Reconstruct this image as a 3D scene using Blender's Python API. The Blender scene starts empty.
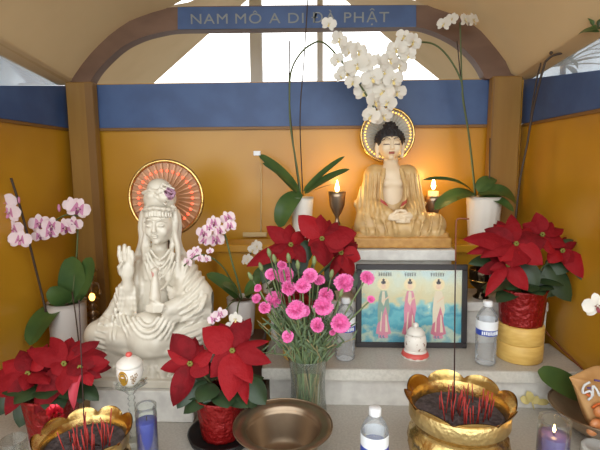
import bpy, math, random
import numpy as np
from mathutils import Vector, Matrix, Euler
random.seed(7)
scene = bpy.context.scene
C = scene.collection
PI = math.pi

# ------------------------------------------------------------------ camera
F_PX = 451.0
CAM = Vector((0, 0, 1.514))
cam_d = bpy.data.cameras.new('camera')
cam_d.sensor_width = 36.0
cam_d.lens = F_PX / 600 * 36
cam = bpy.data.objects.new('camera', cam_d)
C.objects.link(cam)
ROT = (Matrix.Rotation(math.radians(2.4), 3, 'Z') @ Matrix.Rotation(math.radians(90 - 7.6), 3, 'X')
       @ Matrix.Rotation(math.radians(-0.35), 3, 'Z'))
cam.location = CAM
cam.rotation_euler = ROT.to_euler()
cam_d.clip_start = 0.02
scene.camera = cam
scene.view_settings.view_transform = 'Standard'
scene.view_settings.look = 'None'
scene.view_settings.gamma = 1
scene.view_settings.use_curve_mapping = False
scene.view_settings.exposure = 0.22
scene.cycles.transparent_max_bounces = 32

# ------------------------------------------------------------------ world: bright hazy sky, glaring beyond the back opening
SKY_BACK, SKY_SIDE, SKY_FRONT = 3.0, 0.55, 3.1
world = bpy.data.worlds.new('sky')
scene.world = world
world.use_nodes = True
nt = world.node_tree
nt.nodes.clear()
wo = nt.nodes.new('ShaderNodeOutputWorld')
bg = nt.nodes.new('ShaderNodeBackground')
tc = nt.nodes.new('ShaderNodeTexCoord')
sp = nt.nodes.new('ShaderNodeSeparateXYZ')
mr = nt.nodes.new('ShaderNodeMapRange')
mr.inputs['From Min'].default_value = -1
mr.inputs['From Max'].default_value = 1
cr = nt.nodes.new('ShaderNodeValToRGB')
cr.color_ramp.elements[0].position = 0.0
cr.color_ramp.elements[0].color = (SKY_FRONT*.97, SKY_FRONT, SKY_FRONT * 1.0, 1)
cr.color_ramp.elements[1].position = 1.0
cr.color_ramp.elements[1].color = (SKY_BACK, SKY_BACK, SKY_BACK * .98, 1)
for p_, k_ in ((.45, (.95, 1, 1.06)), (.9, (.90, 1, 1.10))):
    e_ = cr.color_ramp.elements.new(p_)
    e_.color = tuple(SKY_SIDE * q for q in k_) + (1,)
nt.links.new(tc.outputs['Generated'], sp.inputs[0])
nt.links.new(sp.outputs['Y'], mr.inputs['Value'])
nt.links.new(mr.outputs[0], cr.inputs[0])
nt.links.new(cr.outputs[0], bg.inputs['Color'])
bg.inputs['Strength'].default_value = 1.0
nt.links.new(bg.outputs[0], wo.inputs[0])

# ------------------------------------------------------------------ pixel rays
def ray(u, v):
    return ROT @ Vector(((u - 300) / F_PX, -(v - 225) / F_PX, -1))
def Y(u, v, y):
    d = ray(u, v); return CAM + d * (y / d.y)
def Z(u, v, z):
    d = ray(u, v); return CAM + d * ((z - CAM.z) / d.z)
def X(u, v, x):
    d = ray(u, v); return CAM + d * (x / d.x)
FWD = ROT @ Vector((0, 0, -1))
def mpp(p):
    return (Vector(p) - CAM).dot(FWD) / F_PX

# ------------------------------------------------------------------ materials
def lin(c):
    r = []
    for q in c[:3]:
        q = q / 255.0
        r.append(q / 12.92 if q <= .04045 else ((q + .055) / 1.055) ** 2.4)
    return tuple(r) + (1,)

def mat(name, col, rough=.6, metal=0.0, noise=None, col2=None, bump=None, spec=None, sub=0.0, stretch=None, coat=0.0, trans=0.0):
    """principled; noise=(scale, detail) mixes col with col2; bump=(scale, strength)"""
    m = bpy.data.materials.new(name)
    m.use_nodes = True
    n = m.node_tree.nodes; l = m.node_tree.links
    b = n['Principled BSDF']
    b.inputs['Base Color'].default_value = lin(col)
    b.inputs['Roughness'].default_value = rough
    b.inputs['Metallic'].default_value = metal
    if spec is not None: b.inputs['Specular IOR Level'].default_value = spec
    if coat: b.inputs['Coat Weight'].default_value = coat
    if sub:
        b.inputs['Subsurface Weight'].default_value = sub
        b.inputs['Subsurface Radius'].default_value = (.01, .006, .004)
    tcn = None
    if noise or bump:
        tcn = n.new('ShaderNodeTexCoord')
        mp = n.new('ShaderNodeMapping')
        l.new(tcn.outputs['Object'], mp.inputs[0])
        if stretch: mp.inputs['Scale'].default_value = stretch
    if noise:
        t = n.new('ShaderNodeTexNoise')
        t.inputs['Scale'].default_value = noise[0]
        t.inputs['Detail'].default_value = noise[1]
        l.new(mp.outputs[0], t.inputs['Vector'])
        r = n.new('ShaderNodeValToRGB')
        r.color_ramp.elements[0].position = .38 if len(noise) < 3 else noise[2]
        r.color_ramp.elements[1].position = .62 if len(noise) < 4 else noise[3]
        r.color_ramp.elements[0].color = lin(col)
        r.color_ramp.elements[1].color = lin(col2 or col)
        l.new(t.outputs['Fac'], r.inputs[0])
        l.new(r.outputs[0], b.inputs['Base Color'])
    if bump:
        t = n.new('ShaderNodeTexNoise')
        t.inputs['Scale'].default_value = bump[0]
        t.inputs['Detail'].default_value = 3
        l.new(mp.outputs[0], t.inputs['Vector'])
        bp_ = n.new('ShaderNodeBump')
        bp_.inputs['Strength'].default_value = bump[1]
        bp_.inputs['Distance'].default_value = .01
        l.new(t.outputs['Fac'], bp_.inputs['Height'])
        l.new(bp_.outputs[0], b.inputs['Normal'])
    if trans:
        tr = n.new('ShaderNodeBsdfTranslucent')
        tr.inputs['Color'].default_value = lin(col)
        mx = n.new('ShaderNodeMixShader'); mx.inputs[0].default_value = trans
        l.new(b.outputs[0], mx.inputs[1]); l.new(tr.outputs[0], mx.inputs[2])
        l.new(mx.outputs[0], n['Material Output'].inputs[0])
    return m

def clear(name, tint=(240, 245, 245), rough=.03, gloss=1.0, body=0.0):
    """clear glass or plastic: see-through with a fresnel gloss"""
    m = bpy.data.materials.new(name)
    m.use_nodes = True
    n = m.node_tree.nodes; l = m.node_tree.links
    n.remove(n['Principled BSDF'])
    t = n.new('ShaderNodeBsdfTransparent'); t.inputs[0].default_value = lin(tint)
    g = n.new('ShaderNodeBsdfGlossy'); g.inputs['Roughness'].default_value = rough
    f = n.new('ShaderNodeLayerWeight'); f.inputs['Blend'].default_value = .22
    mu = n.new('ShaderNodeMath'); mu.operation = 'MULTIPLY'; mu.inputs[1].default_value = gloss
    l.new(f.outputs['Fresnel'], mu.inputs[0])
    mx = n.new('ShaderNodeMixShader')
    l.new(mu.outputs[0], mx.inputs[0]); l.new(t.outputs[0], mx.inputs[1]); l.new(g.outputs[0], mx.inputs[2])
    last = mx
    if body:
        d = n.new('ShaderNodeBsdfDiffuse'); d.inputs[0].default_value = lin((235, 238, 240))
        m2 = n.new('ShaderNodeMixShader'); m2.inputs[0].default_value = body
        l.new(mx.outputs[0], m2.inputs[1]); l.new(d.outputs[0], m2.inputs[2]); last = m2
    l.new(last.outputs[0], n['Material Output'].inputs[0])
    return m

def glow(name, col, strength):
    m = bpy.data.materials.new(name)
    m.use_nodes = True
    b = m.node_tree.nodes['Principled BSDF']
    b.inputs['Base Color'].default_value = lin(col)
    b.inputs['Emission Color'].default_value = lin(col)
    b.inputs['Emission Strength'].default_value = strength
    return m

# ------------------------------------------------------------------ mesh builder
class MB:
    def __init__(s):
        s.v = []; s.f = []; s.m = []; s.sm = []
    def add(s, vs, fs, m=0, smooth=True):
        o = len(s.v)
        s.v += [tuple(p) for p in vs]
        s.f += [tuple(i + o for i in f) for f in fs]
        s.m += [m] * len(fs); s.sm += [smooth] * len(fs)
        return s
    def box(s, lo, hi, m=0, bev=0.0):
        x0, y0, z0 = lo; x1, y1, z1 = hi
        if bev <= 0:
            vs = [(x0,y0,z0),(x1,y0,z0),(x1,y1,z0),(x0,y1,z0),(x0,y0,z1),(x1,y0,z1),(x1,y1,z1),(x0,y1,z1)]
            fs = [(0,3,2,1),(4,5,6,7),(0,1,5,4),(1,2,6,5),(2,3,7,6),(3,0,4,7)]
            return s.add(vs, fs, m, False)
        b = bev
        def ringp(z, i):
            return [(x0+i,y0+b,z),(x0+b,y0+i,z),(x1-b,y0+i,z),(x1-i,y0+b,z),(x1-i,y1-b,z),(x1-b,y1-i,z),(x0+b,y1-i,z),(x0+i,y1-b,z)]
        rs = [ringp(z0, b*.9), ringp(z0+b, 0), ringp(z1-b, 0), ringp(z1, b*.9)]
        vs = [p for r in rs for p in r]; fs = []
        for k in range(3):
            for i in range(8):
                j = (i+1) % 8
                fs.append((k*8+i, k*8+j, k*8+8+j, k*8+8+i))
        fs += [tuple(range(7,-1,-1)), tuple(range(24,32))]
        return s.add(vs, fs, m, False)
    def lathe(s, prof, c=(0,0,0), n=40, m=0, mod=None, smooth=True, cap=False):
        """prof: [(r, z)]; mod(a, i) scales the radius, may return (scale, dz)"""
        vs = []; fs = []
        for i, (r, z) in enumerate(prof):
            for k in range(n):
                a = 2*PI*k/n
                q, dz = 1, 0
                if mod:
                    q = mod(a, i)
                    if isinstance(q, tuple): q, dz = q
                vs.append((c[0]+r*q*math.cos(a), c[1]+r*q*math.sin(a), c[2]+z+dz))
        for i in range(len(prof)-1):
            for k in range(n):
                k2 = (k+1) % n
                fs.append((i*n+k, i*n+k2, (i+1)*n+k2, (i+1)*n+k))
        if cap:
            fs.append(tuple(range(n-1,-1,-1))); fs.append(tuple((len(prof)-1)*n+k for k in range(n)))
        return s.add(vs, fs, m, smooth)
    def tube(s, pts, r, n=8, m=0, smooth=True, closed=False):
        pts = [Vector(p) for p in pts]
        if not isinstance(r, (list, tuple)): r = [r]*len(pts)
        N = len(pts); vs = []; fs = []
        ref = None
        for i, p in enumerate(pts):
            if closed: t = (pts[(i+1) % N] - pts[i-1])
            else: t = (pts[min(i+1, N-1)] - pts[max(i-1, 0)])
            t = t.normalized() if t.length > 1e-9 else Vector((0,0,1))
            if ref is None:
                ref = Vector((0,0,1)) if abs(t.z) < .9 else Vector((1,0,0))
            a = (ref - t*ref.dot(t))
            a = a.normalized() if a.length > 1e-6 else t.orthogonal().normalized()
            b = t.cross(a); ref = a
            for k in range(n):
                w = 2*PI*k/n
                vs.append(p + (a*math.cos(w) + b*math.sin(w))*r[i])
        rng = N if closed else N-1
        for i in range(rng):
            j = (i+1) % N
            for k in range(n):
                k2 = (k+1) % n
                fs.append((i*n+k, i*n+k2, j*n+k2, j*n+k))
        if not closed:
            fs.append(tuple(range(n-1,-1,-1))); fs.append(tuple((N-1)*n+k for k in range(n)))
        return s.add(vs, fs, m, smooth)
    def ell(s, c, r, n=14, k=9, m=0, M=None):
        if not isinstance(r, (list, tuple)): r = (r, r, r)
        vs = []; fs = []
        for i in range(k+1):
            th = PI*(i/k); 
            th = min(max(th, .02), PI-.02)
            for j in range(n):
                ph = 2*PI*j/n
                q = Vector((r[0]*math.sin(th)*math.cos(ph), r[1]*math.sin(th)*math.sin(ph), -r[2]*math.cos(th)))
                if M: q = M @ q
                vs.append(Vector(c)+q)
        for i in range(k):
            for j in range(n):
                j2 = (j+1) % n
                fs.append((i*n+j, i*n+j2, (i+1)*n+j2, (i+1)*n+j))
        fs.append(tuple(range(n-1,-1,-1))); fs.append(tuple(k*n+j for j in range(n)))
        return s.add(vs, fs, m, True)
    def grid(s, fn, nu, nv, m=0, smooth=True):
        """fn(a in 0..1, b in 0..1); m may be a function of (a, b)"""
        vs = [fn(i/nu, j/nv) for i in range(nu+1) for j in range(nv+1)]
        o = len(s.v)
        s.v += [tuple(p) for p in vs]
        for i in range(nu):
            for j in range(nv):
                s.f.append((o+i*(nv+1)+j, o+(i+1)*(nv+1)+j, o+(i+1)*(nv+1)+j+1, o+i*(nv+1)+j+1))
                s.m.append(m((i+.5)/nu, (j+.5)/nv) if callable(m) else m); s.sm.append(smooth)
        return s
    def poly(s, pts, th, m=0):
        """flat outline (list of points) extruded by the vector th"""
        th = Vector(th); n = len(pts)
        vs = [Vector(p) for p in pts] + [Vector(p)+th for p in pts]
        fs = [tuple(range(n-1,-1,-1)), tuple(range(n, 2*n))] + [(i, (i+1) % n, n+(i+1) % n, n+i) for i in range(n)]
        return s.add(vs, fs, m, False)
    def mesh(s, name, mats, off=(0,0,0)):
        me = bpy.data.meshes.new(name)
        off = Vector(off)
        me.from_pydata([tuple(Vector(p)-off) for p in s.v], [], s.f)
        for q in (mats if isinstance(mats, (list, tuple)) else [mats]): me.materials.append(q)
        me.polygons.foreach_set('material_index', s.m)
        me.polygons.foreach_set('use_smooth', s.sm)
        me.update()
        return me

def link(name, me, parent=None, loc=None):
    o = bpy.data.objects.new(name, me)
    C.objects.link(o)
    if parent: o.parent = parent
    if loc is not None: o.location = loc
    return o
def root_loc(p):
    while p.parent: p = p.parent
    return p.location
def part(name, mb, mats, parent, label=None, local=False):
    """a part (or a part of a part); the builder's points are in the world unless local"""
    off = (0,0,0) if local else root_loc(parent)
    o = link(name, mb.mesh(name, mats, off), parent)
    if label: o['label'] = label
    return o
def tag(o, label, cat, group=None, kind=None):
    o['label'] = label; o['category'] = cat
    if group: o['group'] = group
    if kind: o['kind'] = kind
    return o
def thing(name, label, cat, loc=(0,0,0), group=None):
    o = bpy.data.objects.new(name, None)
    o.empty_display_size = .02
    C.objects.link(o); o.location = loc
    return tag(o, label, cat, group)
def solo(name, mb, mats, label, cat, group=None, kind=None):
    vs = np.array([tuple(p) for p in mb.v])
    off = ((vs[:,0].min()+vs[:,0].max())/2, (vs[:,1].min()+vs[:,1].max())/2, vs[:,2].min())
    o = link(name, mb.mesh(name, mats, off), None, off)
    return tag(o, label, cat, group, kind)
def struct(name, mb, mats):
    o = link(name, mb.mesh(name, mats))
    o['kind'] = 'structure'
    return o
def copy_tree(o, parent=None):
    c = o.copy(); C.objects.link(c)
    if parent: c.parent = parent
    for ch in list(o.children): copy_tree(ch, c)
    return c
def bez(p0, p1, p2, n=10):
    p0, p1, p2 = Vector(p0), Vector(p1), Vector(p2)
    return [p0*(1-t)**2 + p1*2*t*(1-t) + p2*t*t for t in [i/n for i in range(n+1)]]
def smooth_path(pts, sub=5):
    """Catmull-Rom through the points"""
    P = [Vector(p) for p in pts]
    P = [P[0]*2-P[1]] + P + [P[-1]*2-P[-2]]
    out = []
    for i in range(1, len(P)-2):
        a, b, c, d = P[i-1:i+3]
        for k in range(sub):
            t = k/sub
            out.append(.5*((2*b)+(c-a)*t+(2*a-5*b+4*c-d)*t*t+(3*b-a-3*c+d)*t**3))
    out.append(P[-2])
    return out

def leaf(mb, base, tip, width, nrm, bend=.12, fold=.25, a=.6, b=.9, nu=9, nv=4, m=0, crinkle=0.0, side=0.0):
    """a leaf or bract surface: runs base to tip, arches along nrm by bend, edges lifted by fold"""
    base, tip, nrm = Vector(base), Vector(tip), Vector(nrm)
    d = tip-base; L = d.length; t0 = d/L
    nrm = (nrm - t0*nrm.dot(t0)).normalized()
    cr_ = t0.cross(nrm)
    mid = (base+tip)/2 + nrm*bend*L*2 + cr_*side*L
    pk = (a/(a+b))**a * (b/(a+b))**b
    ph = random.random()*6
    def fn(u, w):
        u2 = .012 + u*.976
        p = base*(1-u2)**2 + mid*2*u2*(1-u2) + tip*u2*u2
        hw = width*.5*(u2**a*(1-u2)**b)/pk
        if u in (0, 1): hw *= .4
        s_ = (w-.5)*2
        lift = fold*abs(s_)*hw + crinkle*width*math.sin(ph+s_*4+u*9)*abs(s_)
        return p + cr_*s_*hw + nrm*lift
    mb.grid(fn, nu, nv, m)

# ------------------------------------------------------------------ sculpting: smooth unions on a grid, skinned as one closed surface
class Sculpt:
    def __init__(s, lo, hi, h):
        s.lo = np.array(lo, float); s.h = h
        s.ax = [np.arange(lo[i], hi[i]+h, h).astype(np.float32) for i in range(3)]
        s.F = np.full([len(a) for a in s.ax], .5, np.float32)
    def _sl(s, lo, hi, pad):
        sl = []
        for i in range(3):
            a = int(np.floor((lo[i]-pad-s.lo[i])/s.h)); b = int(np.ceil((hi[i]+pad-s.lo[i])/s.h))+1
            a = max(a, 0); b = min(b, len(s.ax[i]))
            if b <= a: return None
            sl.append(slice(a, b))
        return tuple(sl)
    def apply(s, fn, lo, hi, k, op='u'):
        sl = s._sl(lo, hi, k+3*s.h)
        if sl is None: return
        Xg = s.ax[0][sl[0]][:,None,None]; Yg = s.ax[1][sl[1]][None,:,None]; Zg = s.ax[2][sl[2]][None,None,:]
        d = fn(Xg, Yg, Zg); c = s.F[sl]
        if op == 'u':
            q = np.clip(.5+.5*(c-d)/k, 0, 1)
            s.F[sl] = c*(1-q)+d*q-k*q*(1-q)
        elif op == 's':
            d = -d
            q = np.clip(.5-.5*(c-d)/k, 0, 1)
            s.F[sl] = c*(1-q)+d*q+k*q*(1-q)
        elif op == 'd':
            s.F[sl] = c + d
    def cap(s, a, b, ra, rb=None, k=.008, op='u', sy=1.0):
        rb = ra if rb is None else rb
        a = np.array(tuple(a), np.float32); b = np.array(tuple(b), np.float32); ab = b-a; L2 = float(ab@ab)+1e-12
        def fn(x, y, z):
            t = np.clip(((x-a[0])*ab[0]+(y-a[1])*ab[1]+(z-a[2])*ab[2])/L2, 0, 1)
            return np.sqrt((x-a[0]-t*ab[0])**2+((y-a[1]-t*ab[1])/sy)**2+(z-a[2]-t*ab[2])**2)-(ra+(rb-ra)*t)
        r = max(ra, rb)
        s.apply(fn, np.minimum(a, b)-r, np.maximum(a, b)+r, k, op)
    def chain(s, pts, r, k=.006, op='u'):
        if not isinstance(r, (list, tuple)): r = [r]*len(pts)
        for i in range(len(pts)-1): s.cap(pts[i], pts[i+1], r[i], r[i+1], k, op)
    def ell(s, c, r, k=.008, op='u', tilt=0.0):
        c = tuple(c); ct, st = math.cos(tilt), math.sin(tilt)
        def fn(x, y, z):
            X_ = x-c[0]; Y_ = y-c[1]; Z_ = z-c[2]
            if tilt: X_, Z_ = X_*ct+Z_*st, -X_*st+Z_*ct
            k0 = np.sqrt((X_/r[0])**2+(Y_/r[1])**2+(Z_/r[2])**2)+1e-6
            k1 = np.sqrt((X_/r[0]**2)**2+(Y_/r[1]**2)**2+(Z_/r[2]**2)**2)+1e-6
            return k0*(k0-1)/k1
        R = max(r) if tilt else None
        rr = (R, r[1], R) if R else r
        s.apply(fn, [c[i]-rr[i] for i in range(3)], [c[i]+rr[i] for i in range(3)], k, op)
    def box(s, c, hf, rd, k=.006, op='u'):
        def fn(x, y, z):
            qx = np.abs(x-c[0])-hf[0]+rd; qy = np.abs(y-c[1])-hf[1]+rd; qz = np.abs(z-c[2])-hf[2]+rd
            return np.sqrt(np.maximum(qx,0)**2+np.maximum(qy,0)**2+np.maximum(qz,0)**2)+np.minimum(np.maximum(qx,np.maximum(qy,qz)),0)-rd
        s.apply(fn, [c[i]-hf[i] for i in range(3)], [c[i]+hf[i] for i in range(3)], k, op)
    def rcyl(s, c, rx, ry, hz, rd, k=.006, op='u'):
        """upright elliptic drum"""
        def fn(x, y, z):
            q = (np.sqrt(((x-c[0])/rx)**2+((y-c[1])/ry)**2)-1)*min(rx, ry)+rd
            w = np.abs(z-c[2])-hz+rd
            return np.sqrt(np.maximum(q,0)**2+np.maximum(w,0)**2)+np.minimum(np.maximum(q,w),0)-rd
        s.apply(fn, [c[0]-rx, c[1]-ry, c[2]-hz], [c[0]+rx, c[1]+ry, c[2]+hz], k, op)
    def mesh(s, name, mats, classify=None):
        F, h = s.F, s.h
        ins = F < 0
        nx, ny, nz = F.shape
        cnt = np.zeros((nx-1, ny-1, nz-1), np.int8)
        offs = [(a, b, c) for a in (0,1) for b in (0,1) for c in (0,1)]
        for a, b, c in offs: cnt += ins[a:nx-1+a, b:ny-1+b, c:nz-1+c]
        act = (cnt > 0) & (cnt < 8)
        ii, jj, kk = np.nonzero(act)
        vid = np.full(act.shape, -1, np.int64); vid[act] = np.arange(len(ii))
        val = {o: F[ii+o[0], jj+o[1], kk+o[2]] for o in offs}
        acc = np.zeros((len(ii), 3)); n = np.zeros(len(ii))
        for o in offs:
            for ax in range(3):
                if o[ax] == 0:
                    o2 = list(o); o2[ax] = 1; o2 = tuple(o2)
                    fa, fb = val[o], val[o2]
                    mk = (fa < 0) != (fb < 0)
                    t = np.where(mk, fa/np.where(mk, fa-fb, 1), 0)
                    for q in range(3):
                        acc[:, q] += np.where(mk, o[q]+(t if q == ax else 0), 0)
                    n += mk
        P = (acc/np.maximum(n, 1)[:,None] + np.stack([ii, jj, kk], 1))*h + s.lo
        quads = []
        for ax in range(3):
            b, c = (ax+1) % 3, (ax+2) % 3
            lo = [slice(None)]*3; hi = [slice(None)]*3
            lo[ax] = slice(0, F.shape[ax]-1); hi[ax] = slice(1, F.shape[ax])
            ch = ins[tuple(lo)] != ins[tuple(hi)]
            E = np.stack(np.nonzero(ch), 1)
            ok = (E[:,b] > 0) & (E[:,c] > 0) & (E[:,b] < F.shape[b]-1) & (E[:,c] < F.shape[c]-1)
            E = E[ok]
            first = ins[E[:,0], E[:,1], E[:,2]]
            def g(db, dc):
                e = E.copy(); e[:,b] -= db; e[:,c] -= dc
                return vid[e[:,0], e[:,1], e[:,2]]
            q = np.stack([g(1,1), g(0,1), g(0,0), g(1,0)], 1)
            q[~first] = q[~first][:, ::-1]
            quads.append(q)
        Q = np.concatenate(quads)
        me = bpy.data.meshes.new(name)
        me.vertices.add(len(P)); me.vertices.foreach_set('co', P.astype(np.float32).ravel())
        me.loops.add(len(Q)*4); me.loops.foreach_set('vertex_index', Q.astype(np.int32).ravel())
        me.polygons.add(len(Q))
        me.polygons.foreach_set('loop_start', np.arange(len(Q), dtype=np.int32)*4)
        for q in (mats if isinstance(mats, (list, tuple)) else [mats]): me.materials.append(q)
        if classify is not None:
            cen = P[Q].mean(1)
            me.polygons.foreach_set('material_index', classify(cen).astype(np.int32))
        me.polygons.foreach_set('use_smooth', np.ones(len(Q), bool))
        me.update(calc_edges=True); me.validate()
        return me
# ------------------------------------------------------------------ palette
M_yellow = mat('ochre wall panel', (193, 142, 36), .3, noise=(3, 2), col2=(180, 128, 28))
M_blue = mat('blue band', (66, 92, 138), .5, noise=(9, 3), col2=(58, 82, 126))
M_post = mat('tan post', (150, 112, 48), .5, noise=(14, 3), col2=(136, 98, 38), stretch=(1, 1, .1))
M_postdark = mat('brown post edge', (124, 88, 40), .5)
M_arch = mat('brown arch wood', (120, 90, 70), .55, noise=(12, 4), col2=(104, 76, 58), stretch=(.4, 1, 1))
M_fabric = mat('cream canopy cloth', (204, 176, 132), .9, noise=(2.5, 3), col2=(194, 165, 121), trans=.15)
M_hem = mat('canopy hem', (210, 184, 142), .9, trans=.18)
M_ground = mat('concrete ground', (150, 146, 140), .9, noise=(3, 5), col2=(128, 124, 118))
M_quartz = mat('beige quartz', (192, 186, 176), .38, noise=(160, 4, .35, .7), col2=(174, 167, 157))
M_quartz_edge = mat('pale quartz edge', (216, 212, 202), .4, noise=(120, 4, .3, .7), col2=(198, 194, 184))
M_marble = mat('grey white marble', (222, 219, 212), .4, noise=(30, 4), col2=(206, 202, 196))
M_vinyl = clear('clear side sheet', (238, 243, 247), .1, .5, .22)
M_white_post = mat('white post', (225, 230, 235), .5)
M_letter = mat('raised ivory lettering', (138, 142, 140), .6)
M_dark = mat('dark iron', (40, 34, 30), .5)
M_porcelain = mat('ivory porcelain', (216, 208, 192), .3, noise=(14, 3), col2=(204, 195, 178), coat=.25)
M_mauve = mat('mauve glaze', (170, 128, 150), .4)
M_rose = mat('faded rose glaze', (206, 150, 140), .4)
M_gold = mat('polished brass', (222, 190, 124), .27, 1.0, noise=(30, 3), col2=(204, 168, 100), bump=(70, .14))
M_gold2 = mat('chased brass', (216, 188, 128), .4, 1.0, bump=(90, .4))
M_bronze = mat('brown bronze', (158, 138, 116), .3, .85, noise=(9, 3), col2=(136, 116, 94))
M_ash = mat('incense ash', (92, 82, 84), .95, noise=(80, 4), col2=(60, 52, 54), bump=(120, .8))
M_stick = mat('red incense stick', (170, 50, 44), .7)
M_stickdark = mat('dark incense stick', (56, 34, 30), .7)
M_copper = mat('brown copper', (120, 62, 36), .5)
M_leaf = mat('deep green leaf', (46, 66, 38), .42, noise=(18, 3), col2=(36, 54, 32))
M_leaf_o = mat('orchid leaf', (74, 98, 48), .36, noise=(10, 3), col2=(56, 82, 42))
M_carnleaf = mat('grey-green carnation leaf', (92, 110, 78), .6)
M_carnstem = mat('carnation stem', (112, 128, 84), .6)
M_stem = mat('green stem', (84, 96, 56), .55)
M_stembrown = mat('brown stem', (62, 46, 34), .6)
M_bract = mat('red bract', (136, 14, 24), .75, noise=(34, 3), col2=(128, 8, 20), trans=.12, bump=(45, .5), spec=.25)
M_bract_b = mat('older red bract', (124, 10, 22), .75, noise=(34, 3), col2=(104, 6, 16), trans=.1, bump=(45, .5), spec=.25)
M_bract_c = mat('bright red bract', (150, 20, 30), .7, noise=(34, 3), col2=(150, 14, 24), trans=.12, bump=(45, .5), spec=.25)
M_bract2 = mat('pinkish bract', (206, 70, 86), .6, trans=.15)
M_cyath = mat('olive yellow centre', (120, 116, 44), .6)
M_petal_w = mat('white petal', (240, 236, 226), .55, trans=.3)
M_petal_p = mat('pale pink petal', (242, 222, 226), .55, trans=.25)
M_petal_m = mat('magenta petal', (206, 134, 172), .55, trans=.15)
M_petal_v = mat('violet throat', (110, 40, 84), .55)
M_throat = mat('dark red throat', (130, 40, 50), .5)
M_throat_y = mat('pale yellow lip', (226, 206, 140), .5)
M_carn = mat('pink carnation petal', (248, 134, 196), .65, trans=.2)
M_carn2 = mat('deep pink carnation petal', (242, 116, 184), .65, trans=.15)
M_bud = mat('green bud', (118, 132, 84), .6)
M_pot_w = mat('white glazed pot', (228, 222, 212), .4)
M_pot_g = mat('grey white pot', (206, 198, 192), .45)
M_red_foil = mat('crimson foil', (140, 24, 24), .3, .35, bump=(55, 1.0))
M_red_shiny = mat('shiny red ribbon', (214, 40, 60), .2, .5)
M_black = mat('black plastic', (30, 28, 28), .45)
M_frame = mat('black frame', (44, 40, 42), .45)
M_wood_y = mat('pale yellow wood', (224, 186, 104), .5, noise=(20, 3), col2=(212, 170, 88), stretch=(1, 1, 4))
M_brown = mat('dark brown wood', (74, 44, 28), .5, noise=(10, 3), col2=(60, 34, 22))
M_glass = clear('clear glass', (252, 254, 252), .03, .6, .02)
M_plastic = clear('clear bottle plastic', (251, 252, 253), .06, 1.0, .16)
M_water_label = mat('white label', (232, 236, 240), .45)
M_label_blue = mat('blue label', (48, 74, 168), .4)
M_cap = mat('white cap', (228, 230, 232), .4)
M_wax_blue = mat('blue wax', (34, 48, 150), .35, sub=.2)
M_wax_purple = mat('purple wax', (86, 68, 128), .35, sub=.2)
M_wax_white = mat('white wax', (240, 220, 180), .5, sub=.3)
M_flame = glow('flame', (255, 214, 130), 16)
M_red_led = glow('red led', (255, 96, 66), 1.8)
M_gold_led = glow('warm led', (255, 200, 100), 1.5)
M_print_edge = mat('paper', (226, 222, 206), .5)
M_hair = mat('dark blue-black hair', (38, 34, 36), .6)
M_skin = mat('pale painted skin', (226, 204, 172), .42)
M_robe = mat('beige gold robe', (208, 174, 120), .4, noise=(30, 3), col2=(194, 158, 104))
M_lip = mat('painted lip red', (172, 98, 84), .5)
M_brow = mat('painted brow', (90, 66, 54), .5)
M_sash = mat('red sash', (170, 64, 54), .5)
M_base_b = mat('ochre carved base', (196, 148, 78), .45, noise=(40, 3), col2=(178, 128, 62))

TABLE, STEP1, STEP2, TIER = .75, .882, 1.036, 1.21
XL, XR, YB = -1.05, .82, 1.90
S1F, S1R = 1.338, 1.362       # front of the first step's slab / of its riser
S2F, S2R = 1.545, 1.565

# ------------------------------------------------------------------ the setting
mb = MB(); mb.box((-9, -8, -.05), (9, 12, 0)); struct('floor', mb, M_ground)
mb = MB(); mb.box((XL, YB, .0), (XR, YB+.03, 1.852)); struct('wall_back', mb, M_yellow)
zb = Y(300, 126, YB-.012).z; zt = Y(300, 82, YB-.012).z
mb = MB(); mb.box((XL+.05, YB-.012, zb), (XR-.05, YB-.001, zt)); struct('trim_1', mb, M_blue)
mb = MB(); mb.box((XL+.05, YB-.016, zb-.012), (XR-.05, YB-.001, zb-.001)); struct('trim_2', mb, M_postdark)
# side walls with a blue band whose top slopes, clear sheet above
def side(name, x, sgn, u_edge, v_bot, v_top, v_roof, n):
    out = sgn*.03
    p_bot, p_top, p_roof = X(u_edge, v_bot, x), X(u_edge, v_top, x), X(u_edge, v_roof, x)
    def ext(p, z_back, y):                              # straight line from the corner through p
        t = (YB-y)/(YB-p.y); return z_back+(p.z-z_back)*t
    yf = .55
    zband = zb
    zk = zband+.045; yk = YB-(YB-p_top.y)*(zt-zk)/(zt-p_top.z)
    zroof_f = ext(p_roof, zt+.004, yf)
    mb = MB(); mb.box((min(x, x+out), yf, 0), (max(x, x+out), YB, zband)); struct('wall_'+name, mb, M_yellow)
    mb = MB(); mb.poly([(x, yf, zband+.001), (x, YB, zband+.001), (x, YB, zt), (x, yk, zk), (x, yf, zk)], (out, 0, 0)); struct('trim_%d' % n, mb, M_blue)
    e = -sgn*.006
    mb = MB(); mb.box((min(x-sgn*.001, x+e), yf, zband-.012), (max(x-sgn*.001, x+e), YB-.02, zband-.001)); struct('trim_%d' % (n+1), mb, M_postdark)
    mb = MB(); mb.poly([(x+out*.5, yf, zk+.001), (x+out*.5, yk, zk+.001), (x+out*.5, YB, zt+.001), (x+out*.5, YB, zt+.004), (x+out*.5, yf, zroof_f)], (out*.05, 0, 0)); struct('window_%d' % n, mb, M_vinyl)
    return zroof_f
zrl = side('left', XL, -1, 0, 113, 85.5, 50, 3)
zrr = side('right', XR, 1, 600, 103, 70, 32, 5)
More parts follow.
